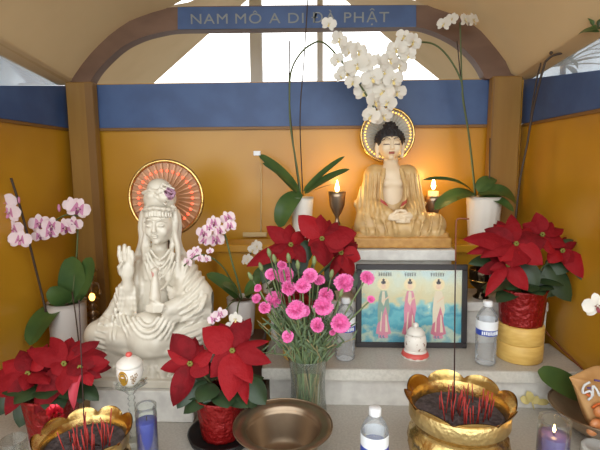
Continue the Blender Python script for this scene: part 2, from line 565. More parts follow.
# corner posts
def post(n, u0, u1, um, x_wall, sgn):
    a, b, m_ = Y(u0, 100, YB-.06).x, Y(u1, 100, YB-.06).x, Y(um, 100, YB-.06).x
    lo, hi = min(a, b), max(a, b)
    mb = MB()
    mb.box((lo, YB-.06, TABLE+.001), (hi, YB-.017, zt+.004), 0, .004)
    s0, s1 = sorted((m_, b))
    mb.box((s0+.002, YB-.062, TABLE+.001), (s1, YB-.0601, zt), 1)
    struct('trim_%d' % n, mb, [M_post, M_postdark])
post(7, 66, 93, 85, XL, 1)
post(8, 522, 492, 494, XR, -1)

# arch beam
YA = 1.862
outer = [(67,82),(76,68),(90,50),(110,31),(130,18),(150,11),(175,7),(220,6),(300,5),(380,5),(420,5),(440,7),(462,14),(480,26),(496,43),(508,60),(516,76)]
inner = [(90,82),(97,71),(107,60),(122,47),(140,38),(158,33),(178,30),(222,29.5),(300,28.5),(380,27.5),(415,27),(432,31),(448,38),(462,47),(474,59),(481,69),(486,79)]
O3 = smooth_path([Y(u, v, YA) for u, v in outer], 4); I3 = smooth_path([Y(u, v, YA) for u, v in inner], 4)
mb = MB(); dep = Vector((0, .055, 0))
vs = []; fs = []
for o_, i_ in zip(O3, I3): vs += [o_, i_, i_+dep, o_+dep]
for k in range(len(O3)-1):
    for q in range(4): fs.append((k*4+q, k*4+(q+1) % 4, k*4+4+(q+1) % 4, k*4+4+q))
fs += [(0,3,2,1), tuple(4*(len(O3)-1)+q for q in range(4))]
mb.add(vs, fs, 0, False)
struct('trim_9', mb, M_arch)
# blue name banner on the arch
bt = thing('banner', 'long blue banner with raised capital letters along the top of the arch', 'banner', Y(300, 29, YA-.006))
mb = MB()
q4 = [Y(178, 7.5, YA-.004), Y(416, 5.5, YA-.004), Y(416, 27, YA-.004), Y(178, 29.5, YA-.004)]
mb.poly([q4[3], q4[2], q4[1], q4[0]], (0, -.004, 0))
part('panel', mb, M_blue, bt)
p0, p1 = Y(191, 24, YA-.009), Y(389, 22, YA-.009)
def text_mesh(body):
    td = bpy.data.curves.new('lettering', 'FONT'); td.body = body; td.extrude = .02; td.space_character = 1.12; td.space_word = 1.25
    to = bpy.data.objects.new('lettering_source', td); C.objects.link(to)
    bpy.context.view_layer.update()
    me = bpy.data.meshes.new_from_object(to.evaluated_get(bpy.context.evaluated_depsgraph_get()))
    bpy.data.objects.remove(to)
    co = np.zeros(len(me.vertices)*3); me.vertices.foreach_get('co', co)
    return me, co.reshape(-1, 3)
words = ['NAM', 'M\u00d4', 'A', 'DI', '\u0110\u00c0', 'PH\u1eacT']
wm = [text_mesh(w) for w in words]
gap = .46
tot = sum(c[:,0].max()-c[:,0].min() for _, c in wm)+gap*5
sx = (p1-p0).length/tot
sz = 10.0*mpp(p0)/.73
dx = (p1-p0).normalized(); x0 = 0
for me, c in wm:
    W = np.array([tuple(p0 - bt.location + dx*((q[0]-c[:,0].min()+x0)*sx) + Vector((0,0,1))*q[1]*sz + Vector((0, -1, 0))*(q[2]*.06)) for q in c])
    x0 += c[:,0].max()-c[:,0].min()+gap
    me.vertices.foreach_set('co', W.ravel()); me.materials.clear(); me.materials.append(M_letter); me.update()
    link('lettering', me, bt)

# canopy: front vault from the arch towards the viewer, back vault behind it
def resample(P, n):
    P = [Vector(p) for p in P]; L = [0]
    for a, b in zip(P, P[1:]): L.append(L[-1]+(b-a).length)
    out = []
    for i in range(n):
        s_ = L[-1]*i/(n-1); k = 0
        while k < len(P)-2 and L[k+1] < s_: k += 1
        t = (s_-L[k])/max(L[k+1]-L[k], 1e-9); out.append(P[k].lerp(P[k+1], min(max(t, 0), 1)))
    return out
NP = 44
yq = 1.868
back = [Vector((XL-.02, yq, zt+.004))] + [Y(u, v, yq) for u, v in ((70,84),(81,67),(95,50),(113,33),(131,21),(150,14),(166,9.5),(182,0),(240,-28),(300,-44),(360,-30),(414,0),(434,9),(460,17),(478,29),(493,46),(505,62),(513,80))] + [Vector((XR+.02, yq, zt+.004))]
yf = .55
fr = []
for i in range(25):
    a = PI*i/24
    x = XL-.02 + (XR-XL+.04)*(.5-.5*math.cos(a))
    ze = zrl+(zrr-zrl)*i/24
    fr.append(Vector((x, yf, ze+.42*math.sin(a)**.9)))
Bk, Fr = resample(back, NP), resample(fr, NP)
mb = MB()
def vault(a, b):
    i = b*(NP-1); k = min(int(i), NP-2); t = i-k
    p = Bk[k].lerp(Bk[k+1], t).lerp(Fr[k].lerp(Fr[k+1], t), a)
    sag = -.03*math.sin(PI*a)*math.sin(PI*b)
    return p + Vector((0, 0, sag))
mb.grid(vault, 16, NP-1)
# seams of the cloth
struct('ceiling', mb, M_fabric)
mb = MB()
for b0, b1 in ((.0, .035), (.965, 1.0)):
    mb.grid(lambda a, b: vault(a, b0+(b1-b0)*b) - Vector((0, 0, .006)), 16, 2)
struct('trim_10', mb, M_hem)
# back vault to a gable with a wide triangular opening
yg = 3.1
gab = [Y(u, v, yg) for u, v in ((120,116),(155,82),(213,30),(297,-44),(385,36),(440,80),(480,112))]
b2 = [Y(u, v, YB+.04) for u, v in ((62,90),(68,80),(78,66),(92,48),(112,30),(150,9),(190,2),(240,-22),(300,-40),(360,-24),(410,0),(440,5),(463,13),(483,25),(500,43),(512,62),(522,86))]
B2, G2 = resample(b2, NP), resample(gab, NP)
mb = MB(); mb.grid(lambda a, b: B2[int(round(b*(NP-1)))].lerp(G2[int(round(b*(NP-1)))], a), 4, NP-1)
struct('ceiling_back', mb, M_fabric)
mb = MB()
for u0, u1 in ((250, 262), (317, 323)):
    a, b = Y(u0, 60, yg), Y(u1, 60, yg)
    mb.box((a.x, yg, 1.2), (b.x, yg+.05, Y(290, -30, yg).z))
struct('trim_11', mb, M_white_post)

# ------------------------------------------------------------------ counter and steps
t = thing('altar_counter', 'low beige stone counter across the bottom of the shrine', 'counter', (-.1, 1.2, 0))
mb = MB(); mb.box((XL+.002, .62, TABLE-.045), (XR-.002, YB-.07, TABLE), 0, .004); part('countertop', mb, M_quartz, t)
mb = MB(); mb.box((XL+.03, .68, 0), (XR-.03, YB-.08, TABLE-.046)); part('front_panel', mb, M_marble, t)
xs1 = Z(261, 370, STEP1).x
t = thing('stone_step', 'beige stone step with a pale thick front edge, holding bottles and picture', 'step', ((xs1+XR)/2, 1.45, TABLE))
mb = MB(); mb.box((xs1, S1F, STEP1-.036), (XR-.003, S2R-.001, STEP1), 0, .003)
mb.box((xs1+.001, S1F-.0015, STEP1-.036), (XR-.004, S1F+.004, STEP1-.002), 1)
part('tread', mb, [M_quartz, M_quartz_edge], t)
mb = MB(); mb.box((xs1+.022, S1R, TABLE+.0005), (XR-.004, S2R-.002, STEP1-.0365)); part('riser', mb, M_marble, t)
xs2 = Z(266, 320, STEP1+.06).x+.012
t = thing('stone_step', 'upper stone step behind the picture, under the red-potted plants', 'step', ((xs2+XR)/2, 1.7, TABLE))
mb = MB(); mb.box((xs2, S2F, STEP2-.034), (Y(549, 305, S2F).x, YB-.07, STEP2), 0, .003); part('tread', mb, M_marble, t)
mb = MB(); mb.box((xs2+.012, S2R, TABLE+.0005), (Y(546, 320, S2R).x, YB-.071, STEP2-.0345)); part('riser', mb, M_marble, t)
# plinth of the seated golden Buddha and the ochre ledge either side
px0, px1 = Y(352, 256, 1.60).x, Y(456, 256, 1.60).x
t = thing('marble_plinth', 'pale marble plinth under the gold-robed statue, behind the picture', 'plinth', ((px0+px1)/2, 1.71, STEP2))
mb = MB(); mb.box((px0, 1.60, TIER-.04), (px1, 1.83, TIER), 0, .003); part('slab', mb, M_marble, t)
mb = MB(); mb.box((px0+.004, 1.625, STEP2+.0005), (px1-.008, 1.829, TIER-.0405)); part('body', mb, M_marble, t)
lx = Y(224, 238, YB).x
for (a, b, lab) in ((lx, px0-.003, 'ochre ledge along the back wall left of the marble plinth'), (px1+.003, XR-.005, 'ochre ledge along the back wall right of the marble plinth')):
    mb = MB(); mb.box((a, 1.70, TIER-.03), (min(b, Y(520, 250, 1.83).x), 1.834, TIER), 0, .003)
    if a == lx:
        mb.box((xs2+.001, 1.72, STEP2+.001), (b, 1.834, TIER-.0302)); mb.box((a+.01, 1.72, TABLE+.001), (xs2-.001, 1.828, TIER-.0302))
    else: mb.box((a, 1.72, STEP2+.001), (min(b, Y(520, 250, 1.83).x)-.01, 1.834, TIER-.0302))
    solo('wall_ledge', mb, M_yellow, lab, 'ledge')
# ------------------------------------------------------------------ white seated statue (left)
KY, KZ = 1.40, Z(150, 397, .848).z
KO = Vector((Y(150, 390, KY).x, KY, .850))
def kp(u, v, dy=0): return tuple(Y(u, v, KY+dy) - KO)
t = thing('marble_block', 'pale marble block on the counter carrying the white seated statue', 'block', (KO.x, KY, TABLE))
bx0, bx1 = Y(90, 412, 1.245).x, Y(193, 412, 1.245).x
mb = MB(); mb.box((bx0, 1.245, TABLE+.0005), (bx1, 1.56, .849), 0, .003); part('body', mb, M_marble, t)

S = Sculpt((-.23, -.2, -.004), (.23, .17, .645), .0022)
H = .0022
# base: slab, carved cloth over a rocky seat
S.box((kp(148, 390)[0], -.005, .012), (.158, .135, .0125), .004, .003)
S.box((kp(148, 390)[0], 0, .06), (.135, .115, .05), .02, .01)
for sx_ in (-1, 1):
    cx = kp(150, 372)[0]+sx_*.085
    for r_ in (.018, .034, .05):
        S.chain([(cx+r_*math.cos(a), -.112-.006*math.cos(a*2), .055+r_*.9*math.sin(a)) for a in np.linspace(-PI, 0, 9)], .0055, .004)
    S.chain([(cx-.018, -.112, .055), (cx-.018, -.108, .10)], .0055, .004)
    S.chain([(cx+.05*sx_, -.112, .055), (cx+.06*sx_, -.10, .10)], .0065, .004)
    S.chain([(cx+sx_*.05, -.10, .035), (cx+sx_*.062, -.1, .06), (cx+sx_*.045, -.106, .085), (cx+sx_*.03, -.1, .07)], .012, .006)
for k in range(4):
    S.chain([kp(136+k*9, 352, -.10), kp(134+k*9.5, 372, -.115), kp(131+k*11, 384, -.122)], .009, .008)
# crossed legs
for sx_, kn, hip in ((-1, kp(101, 335, -.06), kp(140, 322, .0)), (1, kp(200, 333, -.06), kp(168, 320, .0))):
    S.cap(hip, kn, .062, .046, .02)
    S.cap(kn, kp(150-sx_*6, 344, -.115), .044, .036, .02)
    for q in range(5):                                     # folds wrapping the thigh
        f = .15+q*.17
        c = [hip[i]+(kn[i]-hip[i])*f for i in range(3)]; r_ = .062-.016*f+.002
        S.chain([(c[0]+sx_*.012*math.cos(a), c[1]-r_*math.sin(a)*.98-.003, c[2]+r_*math.cos(a)) for a in np.linspace(.3, 2.2, 7)], .0048, .004)
    S.chain([kp(150+sx_*44, 346, -.09), kp(150+sx_*22, 352, -.12), kp(150, 353, -.135)], .012, .01)
# lap cloth with U folds
S.ell(kp(149, 331, -.105), (.066, .045, .062), .015)
for k, (w_, top_, bot_) in enumerate(((10, 318, 326), (15, 318, 332), (20, 317, 338), (25, 316, 345), (29, 315, 352))):
    pts = []
    for a in np.linspace(-1, 1, 13):
        u_ = 148+w_*a; v_ = bot_-(bot_-top_)*abs(a)**2.2
        pts.append(kp(u_, v_, -.148+.045*(abs(a)*w_/29)**2+.018*(v_-331)**2/400))
    S.chain(pts, .0058, .003)
# torso and shoulders
S.cap(kp(154, 318, .0), kp(160, 272, .0), .080, .070, .02, sy=.8)
S.cap(kp(145, 269, .0), kp(180, 269, .0), .044, .044, .02)
S.ell(kp(160, 268, -.02), (.065, .045, .055), .015)
S.cap(kp(160, 255, .0), kp(160, 238, -.002), .027, .024, .012)
# head and face
hx, hy, hz = kp(160, 225, -.016)
S.ell((hx, hy, hz), (.0415, .0465, .053), .006)
def face(S, hx, hy, hz, q):
    def P(x, y, z): return (hx+x*q, hy+y*q, hz+z*q)
    S.ell(P(0, 0, 0), (.0385*q, .044*q, .050*q), .003)
    S.ell(P(0, -.012, -.030), (.027*q, .028*q, .022*q), .010)
    S.ell(P(0, -.035, -.043), (.010*q, .008*q, .008*q), .008)
    for s_ in (-1, 1):
        S.ell(P(s_*.018, -.031, -.014), (.014*q, .012*q, .014*q), .01)
        S.chain([P(s_*.006, -.045, .017), P(s_*.017, -.0435, .0205), P(s_*.030, -.033, .013)], .0028*q, .003)
        S.ell(P(s_*.0165, -.0405, .004), (.0105*q, .006*q, .0052*q), .002)
        S.chain([P(s_*.007, -.0455, -.0005), P(s_*.0165, -.047, -.002), P(s_*.027, -.0405, .0005)], .0017*q, .001, 's')
        S.ell(P(s_*.039, .004, -.006), (.006*q, .010*q, .018*q), .004)
    S.chain([P(0, -.043, .014), P(0, -.0515, -.010)], [.0036*q, .0066*q], .004)
    S.ell(P(0, -.0495, -.0125), (.0092*q, .006*q, .0042*q), .002)
    S.ell(P(0, -.046, -.0235), (.0100*q, .0050*q, .0028*q), .0015)
    S.ell(P(0, -.045, -.0295), (.0085*q, .0050*q, .0030*q), .0015)
    S.chain([P(-.011, -.047, -.0264), P(.011, -.047, -.0264)], .0012*q, .001, 's')
# hood, hair band and crown
S.ell(kp(160, 212, .012), (.050, .048, .052), .008)
S.ell((hx, hy-.055, hz-.008), (.040, .034, .046), .004, 's')
face(S, hx, hy, hz, 1.10)
for k in range(13):                                           # combed fringe teeth of the hair band
    a = -1.15+2.3*k/12
    S.chain([(hx+.044*math.sin(a), hy+.008-.052*math.cos(a), hz+.034-.006*abs(a)), (hx+.042*math.sin(a), hy+.010-.050*math.cos(a), hz+.054)], .0038, .002)
S.chain([(hx+.048*math.sin(a), hy+.008-.052*math.cos(a), hz+.058-.008*abs(a)) for a in np.linspace(-1.5, 1.5, 11)], .0055, .004)
S.ell(kp(160, 199, .0), (.051, .046, .040), .008)
S.ell(kp(159, 188, .004), (.036, .036, .030), .010)
S.ell(kp(152, 196, -.035), (.016, .012, .012), .004)
S.ell(kp(163, 198, -.040), (.016, .010, .014), .004)
for q in range(7):
    a = 2*PI*q/7
    c = kp(171, 193, -.028)
    S.ell((c[0]+.010*math.cos(a), c[1], c[2]+.012*math.sin(a)), (.006, .006, .006), .002)
for q in range(5):
    S.chain([kp(146+q*2, 207-q*3, -.03), kp(155+q*2, 196-q*3, -.046), kp(166+q*2, 205-q*4, -.038)], .003, .003)
S.chain([kp(143, 193, -.02), kp(150, 190, -.035), kp(160, 192, -.044), kp(170, 186, -.03)], .005, .004)
# hair locks and hood edge down to the shoulders
for P_, r_ in (([(147,208,-.01),(145,222,-.012),(146,234,-.012),(144,246,-.02),(145,258,-.04),(147,278,-.052)], .008),
               ([(174,208,-.01),(176,222,-.012),(175,234,-.012),(178,246,-.02),(178,258,-.04),(177,276,-.052)], .008),
               ([(149,228,-.005),(148,244,-.015),(150,262,-.045),(153,280,-.06)], .007),
               ([(173,228,-.005),(172,246,-.015),(170,262,-.045),(167,280,-.06)], .007)):
    S.chain(smooth_path([kp(*q) for q in P_], 3), r_, .006)
for P_ in ([(144,212),(142,226),(143,238),(141,248),(137,258)], [(176,212),(178,226),(177,238),(179,248),(185,258)]):
    S.chain(smooth_path([kp(u, v, .012) for u, v in P_], 3), .011, .008)
# necklace and garlands on the chest
for w_, v0, v1 in ((9, 250, 259), (12, 252, 268), (14, 254, 278), (15, 262, 290)):
    S.chain([kp(160+w_*a, v1-(v1-v0)*abs(a)**1.8, -.058-.006*(1-abs(a))) for a in np.linspace(-1, 1, 11)], .0042, .002)
for k in range(6): S.ell(kp(160, 260+k*5, -.068), (.004, .004, .004), .002)
# garland at the hip (viewer's right) and long sash folds
for k in range(4):
    S.chain([kp(167+11*(a+1)/1+k, 290+k*4-(8)*abs(a)**2+4, -.062+.01*abs(a)-.004*k) for a in np.linspace(-1, 1, 9)], .0055, .003)
for u0, u1 in ((138, 134), (143, 141), (178, 184), (184, 192)):
    S.chain(smooth_path([kp(u0, 262, -.034), kp((u0+u1)/2, 285, -.048), kp(u1, 312, -.06)], 3), .0072, .005)
# viewer's left arm: raised hand and hanging sleeve
S.cap(kp(143, 270, .0), kp(128, 300, -.03), .044, .040, .015)
S.cap(kp(126, 300, -.04), kp(128, 286, -.082), .028, .017, .012)
S.chain([kp(128, 289, -.080), kp(131, 300, -.075), kp(128, 318, -.07), kp(110, 322, -.06)], [.014, .02, .024, .016], .012)
S.chain([kp(122, 288, -.07), kp(116, 305, -.05), kp(104, 320, -.05)], [.015, .016, .014], .012)
for k in range(5):
    S.chain(smooth_path([kp(121+k*3.4, 288, -.098+.004*k), kp(119+k*4, 304, -.09), kp(112+k*6, 320, -.085)], 3), .0058, .004)
S.ell(kp(126.5, 269, -.092), (.0235, .0135, .032), .008)
S.cap(kp(127, 276, -.09), kp(128, 288, -.086), .0145, .0145, .010)
for (u0, v0, u1, v1, u2, v2) in ((121.5, 263, 119.5, 255, 119.5, 247), (125, 262, 124.2, 253, 124.5, 245.5), (128.5, 262, 129, 254, 129, 247.5), (131.5, 264, 132.5, 258, 132, 252)):
    S.chain([kp(u0, v0, -.094), kp(u1, v1, -.094), kp(u2, v2, -.09)], [.0072, .0068, .0056], .002)
S.chain([kp(121, 273, -.098), kp(119.5, 267, -.108), kp(122.5, 262, -.112)], [.008, .0065, .005], .003)
# viewer's right arm: wide sleeve down to the lap, hand holding a vase
S.cap(kp(182, 271, .0), kp(196, 294, -.035), .046, .050, .02)
S.cap(kp(202, 298, -.045), kp(168, 309, -.115), .036, .022, .015)
S.chain([kp(206, 300, -.04), kp(207, 312, -.05), kp(190, 316, -.08), kp(168, 316, -.11)], [.02, .02, .02, .014], .012)
for k in range(6):
    S.chain(smooth_path([kp(188+k*3.6, 276+k*4, -.045-.006*k), kp(186+k*3, 296+k*2.5, -.088-.002*k), kp(170+k*5, 311+k*.8, -.124+.008*k)], 4), .0062, .004)
S.ell(kp(157, 308, -.135), (.030, .016, .011), .006)
for k in range(4):
    S.chain([kp(163-k*.6, 305+k*2, -.145), kp(154, 305.5+k*2, -.152), kp(147, 306+k*1.6, -.146)], [.0055, .005, .004], .002)
S.chain([kp(160, 304, -.145), kp(154, 300, -.15), kp(150, 298, -.146)], [.006, .0055, .004], .003)
S.chain([kp(155, 304, -.138), kp(155, 296, -.135), kp(155, 284, -.128), kp(155, 277, -.124), kp(155, 271, -.122)], [.014, .0165, .0125, .008, .0115], .003)
def ripple(S, lo, hi, amp, wave):
    """carved fold lines: a fading ripple added inside a box"""
    lo, hi = np.minimum(lo, hi), np.maximum(lo, hi)
    def fn(x, y, z):
        w = 1
        for c, a, b in ((x, lo[0], hi[0]), (y, lo[1], hi[1]), (z, lo[2], hi[2])):
            w = w*np.clip(np.minimum(c-a, b-c)/.012, 0, 1)
        return (amp*w*wave(x, y, z)).astype(np.float32)
    S.apply(fn, lo, hi, 0, 'd')
c_ = kp(168, 258, -.02)
ripple(S, kp(172, 264, -.15), kp(214, 312, .06), .0032, lambda x, y, z: np.sin(2*PI*np.sqrt((x-c_[0])**2+(z-c_[2])**2)/.019))
ripple(S, kp(100, 288, -.14), kp(140, 322, .05), .0026, lambda x, y, z: np.sin(2*PI*(x+.25*z)/.016))
ripple(S, kp(84, 324, -.16), kp(128, 352, .03), .0028, lambda x, y, z: np.sin(2*PI*(z+.10*x-.6*x*x)/.017))
ripple(S, kp(172, 322, -.16), kp(214, 352, .03), .0028, lambda x, y, z: np.sin(2*PI*(z-.10*x-.6*x*x)/.017))
# back of the figure
S.cap(kp(160, 300, .045), kp(160, 255, .045), .065, .035, .03)
def kcls(c):
    r = np.zeros(len(c), int)
    f = np.array(kp(171, 193, -.028)); r[np.linalg.norm(c-f, axis=1) < .022] = 1
    g = np.array(kp(151, 274, -.125)); r[np.linalg.norm((c-g)*np.array([1, .8, 1.4]), axis=1) < .014] = 2
    return r
kw = link('seated_statue', S.mesh('seated_statue', [M_porcelain, M_mauve, M_rose], kcls), None, KO)
tag(kw, 'large ivory porcelain seated robed figure with raised hand, cross-legged on a marble block', 'statue')
print('kwan verts', len(kw.data.vertices))

def halo(label, c, R, mats, n, led_r, led_size, z_foot, rays):
    M_rim, M_disc, M_led, M_ray = mats
    t = thing('halo_light', label, 'halo light', (c.x, c.y+.012, z_foot))
    def P(r, a, dy=0): return c + Vector((r*math.cos(a), dy, r*math.sin(a)))
    mb = MB(); mb.tube([P(R, 2*PI*k/56) for k in range(56)], R*.05, 8, 0, True, True); part('rim', mb, M_rim, t)
    mb = MB()
    vs = [P(R*.98, 2*PI*k/56, .004) for k in range(56)]; mb.poly(vs, (0, .004, 0)); part('disc', mb, M_disc, t)
    mb = MB()
    for k in range(rays):
        a = 2*PI*k/rays
        mb.tube([P(R*.35, a, -.001), P(R*.93, a, -.001)], [R*.012, R*.034], 5)
    part('ray_pattern', mb, M_ray, t)
    mb = MB(); mb.ell((0,0,0), led_size, 8, 6); me = mb.mesh('bulb', M_led)
    for k in range(n):
        p = P(R*led_r, PI/2+2*PI*(k+.5)/n, -.006)
        link('bulb', me, t, p-t.location)
    mb = MB(); mb.tube([c+Vector((0, .014, -R*.6)), Vector((c.x, c.y+.014, z_foot+.004))], .006, 8)
    mb.lathe([(.0, 0), (.035, 0), (.035, .006), (0, .006)], (c.x, c.y+.012, z_foot), 20); part('stand', mb, M_dark, t)
    return t
M_disc_k = mat('amber translucent disc', (172, 124, 84), .3)
M_ray_k = mat('salmon ray glass', (220, 172, 136), .25)
halo('round halo with red lights and gold rim behind the white seated statue', Y(166, 198, 1.53), Y(202.5, 198, 1.53).x-Y(166, 198, 1.53).x, (M_gold, M_disc_k, M_red_led, M_ray_k), 30, .74, .0048, .8495, 30)

# ------------------------------------------------------------------ golden-robed seated Buddha statue (right)
BY = 1.745
BO = Vector((Y(401, 246, BY).x, BY, TIER+.001))
def bp(u, v, dy=0): return tuple(Y(u, v, BY+dy) - BO)
tb = thing('seated_statue', 'seated statue in beige gold robe with dark hair on the marble plinth', 'statue', BO)
cx0 = bp(401, 240, -.03)[0]-.010
def robe_and_skin():
    h = .0021
    R = Sculpt((-.22, -.17, .03), (.22, .13, .40), h)
    # folded legs
    for s_ in (-1, 1):
        R.cap((cx0+s_*.05, .0, .080), (cx0+s_*.124, -.055, .078), .048, .041, .02)
        R.cap((cx0+s_*.124, -.055, .076), (cx0-s_*.02, -.098, .070), .042, .032, .02)
        for q in range(4):
            f = .10+q*.24
            a0 = (cx0+s_*(.145-.14*f), -.075-.022*f, .076)
            rr = .044-.008*f
            R.chain([(a0[0]+s_*.01*math.cos(a), a0[1]-rr*math.sin(a), a0[2]+rr*math.cos(a)) for a in np.linspace(.2, 2.3, 7)], .0032, .004)
    R.box((cx0, -.02, .055), (.155, .095, .018), .016, .012)
    # trunk in a loose robe
    tx = bp(391, 190)[0]
    R.cap((tx, .02, .10), (tx, .025, .225), .090, .068, .02, sy=.8)
    sl_, sr_ = bp(375, 176, .02), bp(407, 176, .02)
    R.cap(sl_, sr_, .038, .038, .02)
    for s_, sh, el in ((-1, sl_, bp(366, 205, -.01)), (1, sr_, bp(414, 205, -.01))):
        R.cap(sh, el, .040, .042, .02)
        R.cap(el, (cx0-.01+s_*.045, -.10, .125), .040, .024, .015)
        R.chain([(el[0], el[1]-.01, el[2]-.02), (el[0]+s_*.006, -.045, .11), (cx0+s_*.07, -.095, .105)], [.03, .03, .02], .015)
        for q in range(0):                                        # long pleats from shoulder to sleeve
            f = q/6
            p0 = (tx+s_*(.030+.068*f), -.030+.045*f, sh[2]+.024-.006*f)
            p1 = (tx+s_*(.042+.076*f), -.060+.045*f, .20-.008*f)
            p2 = (tx+s_*(.040+.075*f), -.085+.035*f, .135)
            R.chain(smooth_path([p0, p1, p2], 3), .0062, .004)
        R.chain(smooth_path([(tx+s_*.032, -.026, .283), (tx+s_*.043, -.054, .225), (tx+s_*.043, -.068, .175), (tx+s_*.024, -.085, .145)], 4), .0075, .005)
    ripple(R, (-.2, -.16, .12), (tx-.038, .1, .272), .0026, lambda x, y, z: np.sin(2*PI*((x-tx)/(1+1.1*(.28-z)))/.0135))
    ripple(R, (tx+.038, -.16, .12), (.2, .1, .272), .0026, lambda x, y, z: np.sin(2*PI*((x-tx)/(1+1.1*(.28-z)))/.0135))
    # open chest
    R.ell((tx, -.075, .222), (.040, .046, .085), .006, 's')
    robe = R.mesh('robe', [M_robe, M_sash, M_skin], lambda c: np.where((np.abs(c[:,2]-.152-8*(c[:,0]-tx)**2) < .006) & (np.abs(c[:,0]-tx) < .05) & (c[:,1] < -.055), 1, 0))
    K = Sculpt((-.16, -.16, .09), (.12, .11, .46), h)
    K.cap((tx, .004, .12), (tx, .004, .25), .060, .054, .02, sy=.8)
    K.ell((tx-.018, -.030, .232), (.024, .014, .018), .008); K.ell((tx+.018, -.030, .232), (.024, .014, .018), .008)
    K.cap((tx, .018, .27), (tx, .018, .32), .030, .027, .015)
    x, y, z = bp(390, 145, .006)
    K.ell((x, y, z), (.044, .048, .052), .006)
    K.ell((x, y-.012, z-.026), (.034, .034, .024), .012)
    K.ell((x, y-.042, z-.048), (.012, .009, .008), .008)
    for s_ in (-1, 1):
        K.ell((x+s_*.020, y-.036, z-.014), (.016, .013, .017), .01)
        K.ell((x+s_*.019, y-.044, z+.006), (.011, .006, .0055), .003)
        K.chain([(x+s_*.007, y-.049, z+.018), (x+s_*.019, y-.0475, z+.022), (x+s_*.033, y-.036, z+.014)], .0024, .004)
        K.chain([(x+s_*.009, y-.050, z+.001), (x+s_*.019, y-.0505, z-.0005), (x+s_*.030, y-.043, z+.002)], .0015, .0015, 's')
        K.chain([(x+s_*.045, y+.004, z+.016), (x+s_*.049, y+.002, z-.01), (x+s_*.046, y-.002, z-.044)], [.007, .008, .006], .004)
    K.chain([(x, y-.047, z+.014), (x, y-.056, z-.012)], [.004, .0072], .005)
    K.ell((x, y-.053, z-.0145), (.0095, .006, .0045), .003)
    K.ell((x, y-.050, z-.0275), (.0115, .005, .003), .002); K.ell((x, y-.049, z-.034), (.009, .005, .003), .002)
    K.ell((x, y-.0500, z+.030), (.0035, .003, .0035), .001)
    # hands resting in the lap, one on the other, thumbs meeting
    for s_ in (-1, 1):
        K.cap((cx0-.01+s_*.052, -.098, .122), (cx0-.01+s_*.034, -.112, .118), .016, .014, .01)
        K.ell((cx0-.01+s_*.020, -.115, .114+.006*s_), (.026, .016, .010), .005)
        for q in range(4):
            K.chain([(cx0-.01+s_*.012, -.112-.006*q, .122-.006*q+.004*s_), (cx0-.01-s_*.010, -.118-.005*q, .121-.006*q+.004*s_), (cx0-.01-s_*.030, -.114-.004*q, .120-.006*q+.004*s_)], [.006, .0055, .0045], .002)
        K.chain([(cx0-.01+s_*.026, -.118, .124), (cx0-.01+s_*.014, -.120, .136), (cx0-.01+s_*.001, -.120, .139)], [.0065, .006, .005], .002)
    def cls(c):
        r = np.zeros(len(c), int)
        X_, Y_, Z_ = c[:,0]-x, c[:,1]-y, c[:,2]-z
        fr = Y_ < -.035
        r[fr & (np.abs(X_) < .0105) & (np.abs(Z_+.0305) < .0045)] = 1
        ax = np.abs(X_)
        br = .0195+.005*np.sin((ax-.006)/.028*PI) - .004*(ax > .026)
        r[(Y_ < -.025) & (ax > .006) & (ax < .034) & (np.abs(Z_-br) < .0022)] = 2
        r[(Y_ < -.03) & (ax > .008) & (ax < .031) & (np.abs(Z_-.0005) < .0016)] = 2
        r[fr & (X_**2+(Z_-.030)**2 < .0036**2)] = 2
        return r
    skin = K.mesh('body', [M_skin, M_lip, M_brow], cls)
    Hh = Sculpt((x-.09, y-.08, z-.05), (x+.09, y+.09, z+.12), .0019)
    Hh.ell((x, y+.010, z+.018), (.0530, .054, .046), .004)
    Hh.ell((x, y+.012, z+.062), (.026, .027, .024), .012)
    Hh.box((x, y-.055, z-.035), (.036, .06, .0645), .02, .004, 's')
    Hh.box((x, y-.02, z-.06), (.08, .08, .045), .005, .003, 's')
    for ring in range(9):
        ph = .1+ring*.2
        nn = max(1, int(22*math.sin(ph)))
        for q in range(nn):
            a = 2*PI*(q+.5*(ring % 2))/nn
            p = (x+.0535*math.sin(ph)*math.cos(a), y+.010+.054*math.sin(ph)*math.sin(a), z+.018+.046*math.cos(ph))
            if (p[1] < y-.005 and p[2] < z+.032) or p[2] < z-.008: continue
            Hh.ell(p, (.0056, .0056, .0056), .002)
    for q in range(16):
        a = 2.4*q; ph = .25+q*.085
        Hh.ell((x+.027*math.sin(ph)*math.cos(a), y+.012+.027*math.sin(ph)*math.sin(a), z+.062+.024*math.cos(ph)), (.0052,)*3, .002)
    hair = Hh.mesh('hair', [M_hair])
    return robe, skin, hair
robe, skin, hair = robe_and_skin()
link('body', skin, tb); link('robe', robe, tb)
o = link('hair', hair, tb); o['label'] = 'dark curled hair with a topknot'
Bs = Sculpt((-.2, -.14, -.002), (.2, .13, .07), .0025)
Bs.box((cx0, -.01, .020), (.176, .112, .0195), .006, .003)
Bs.box((cx0, -.01, .045), (.168, .104, .012), .008, .004)
link('base', Bs.mesh('base', [M_base_b]), tb)
M_disc_b = mat('pale frosted disc', (176, 172, 160), .35)
hc = Y(387.5, 135, 1.815)
halo('round halo ringed with warm lights behind the gold-robed statue', hc, Y(414, 135, 1.815).x-hc.x, (M_gold, M_disc_b, M_gold_led, M_disc_b), 46, .86, .0036, TIER+.0005, 36)
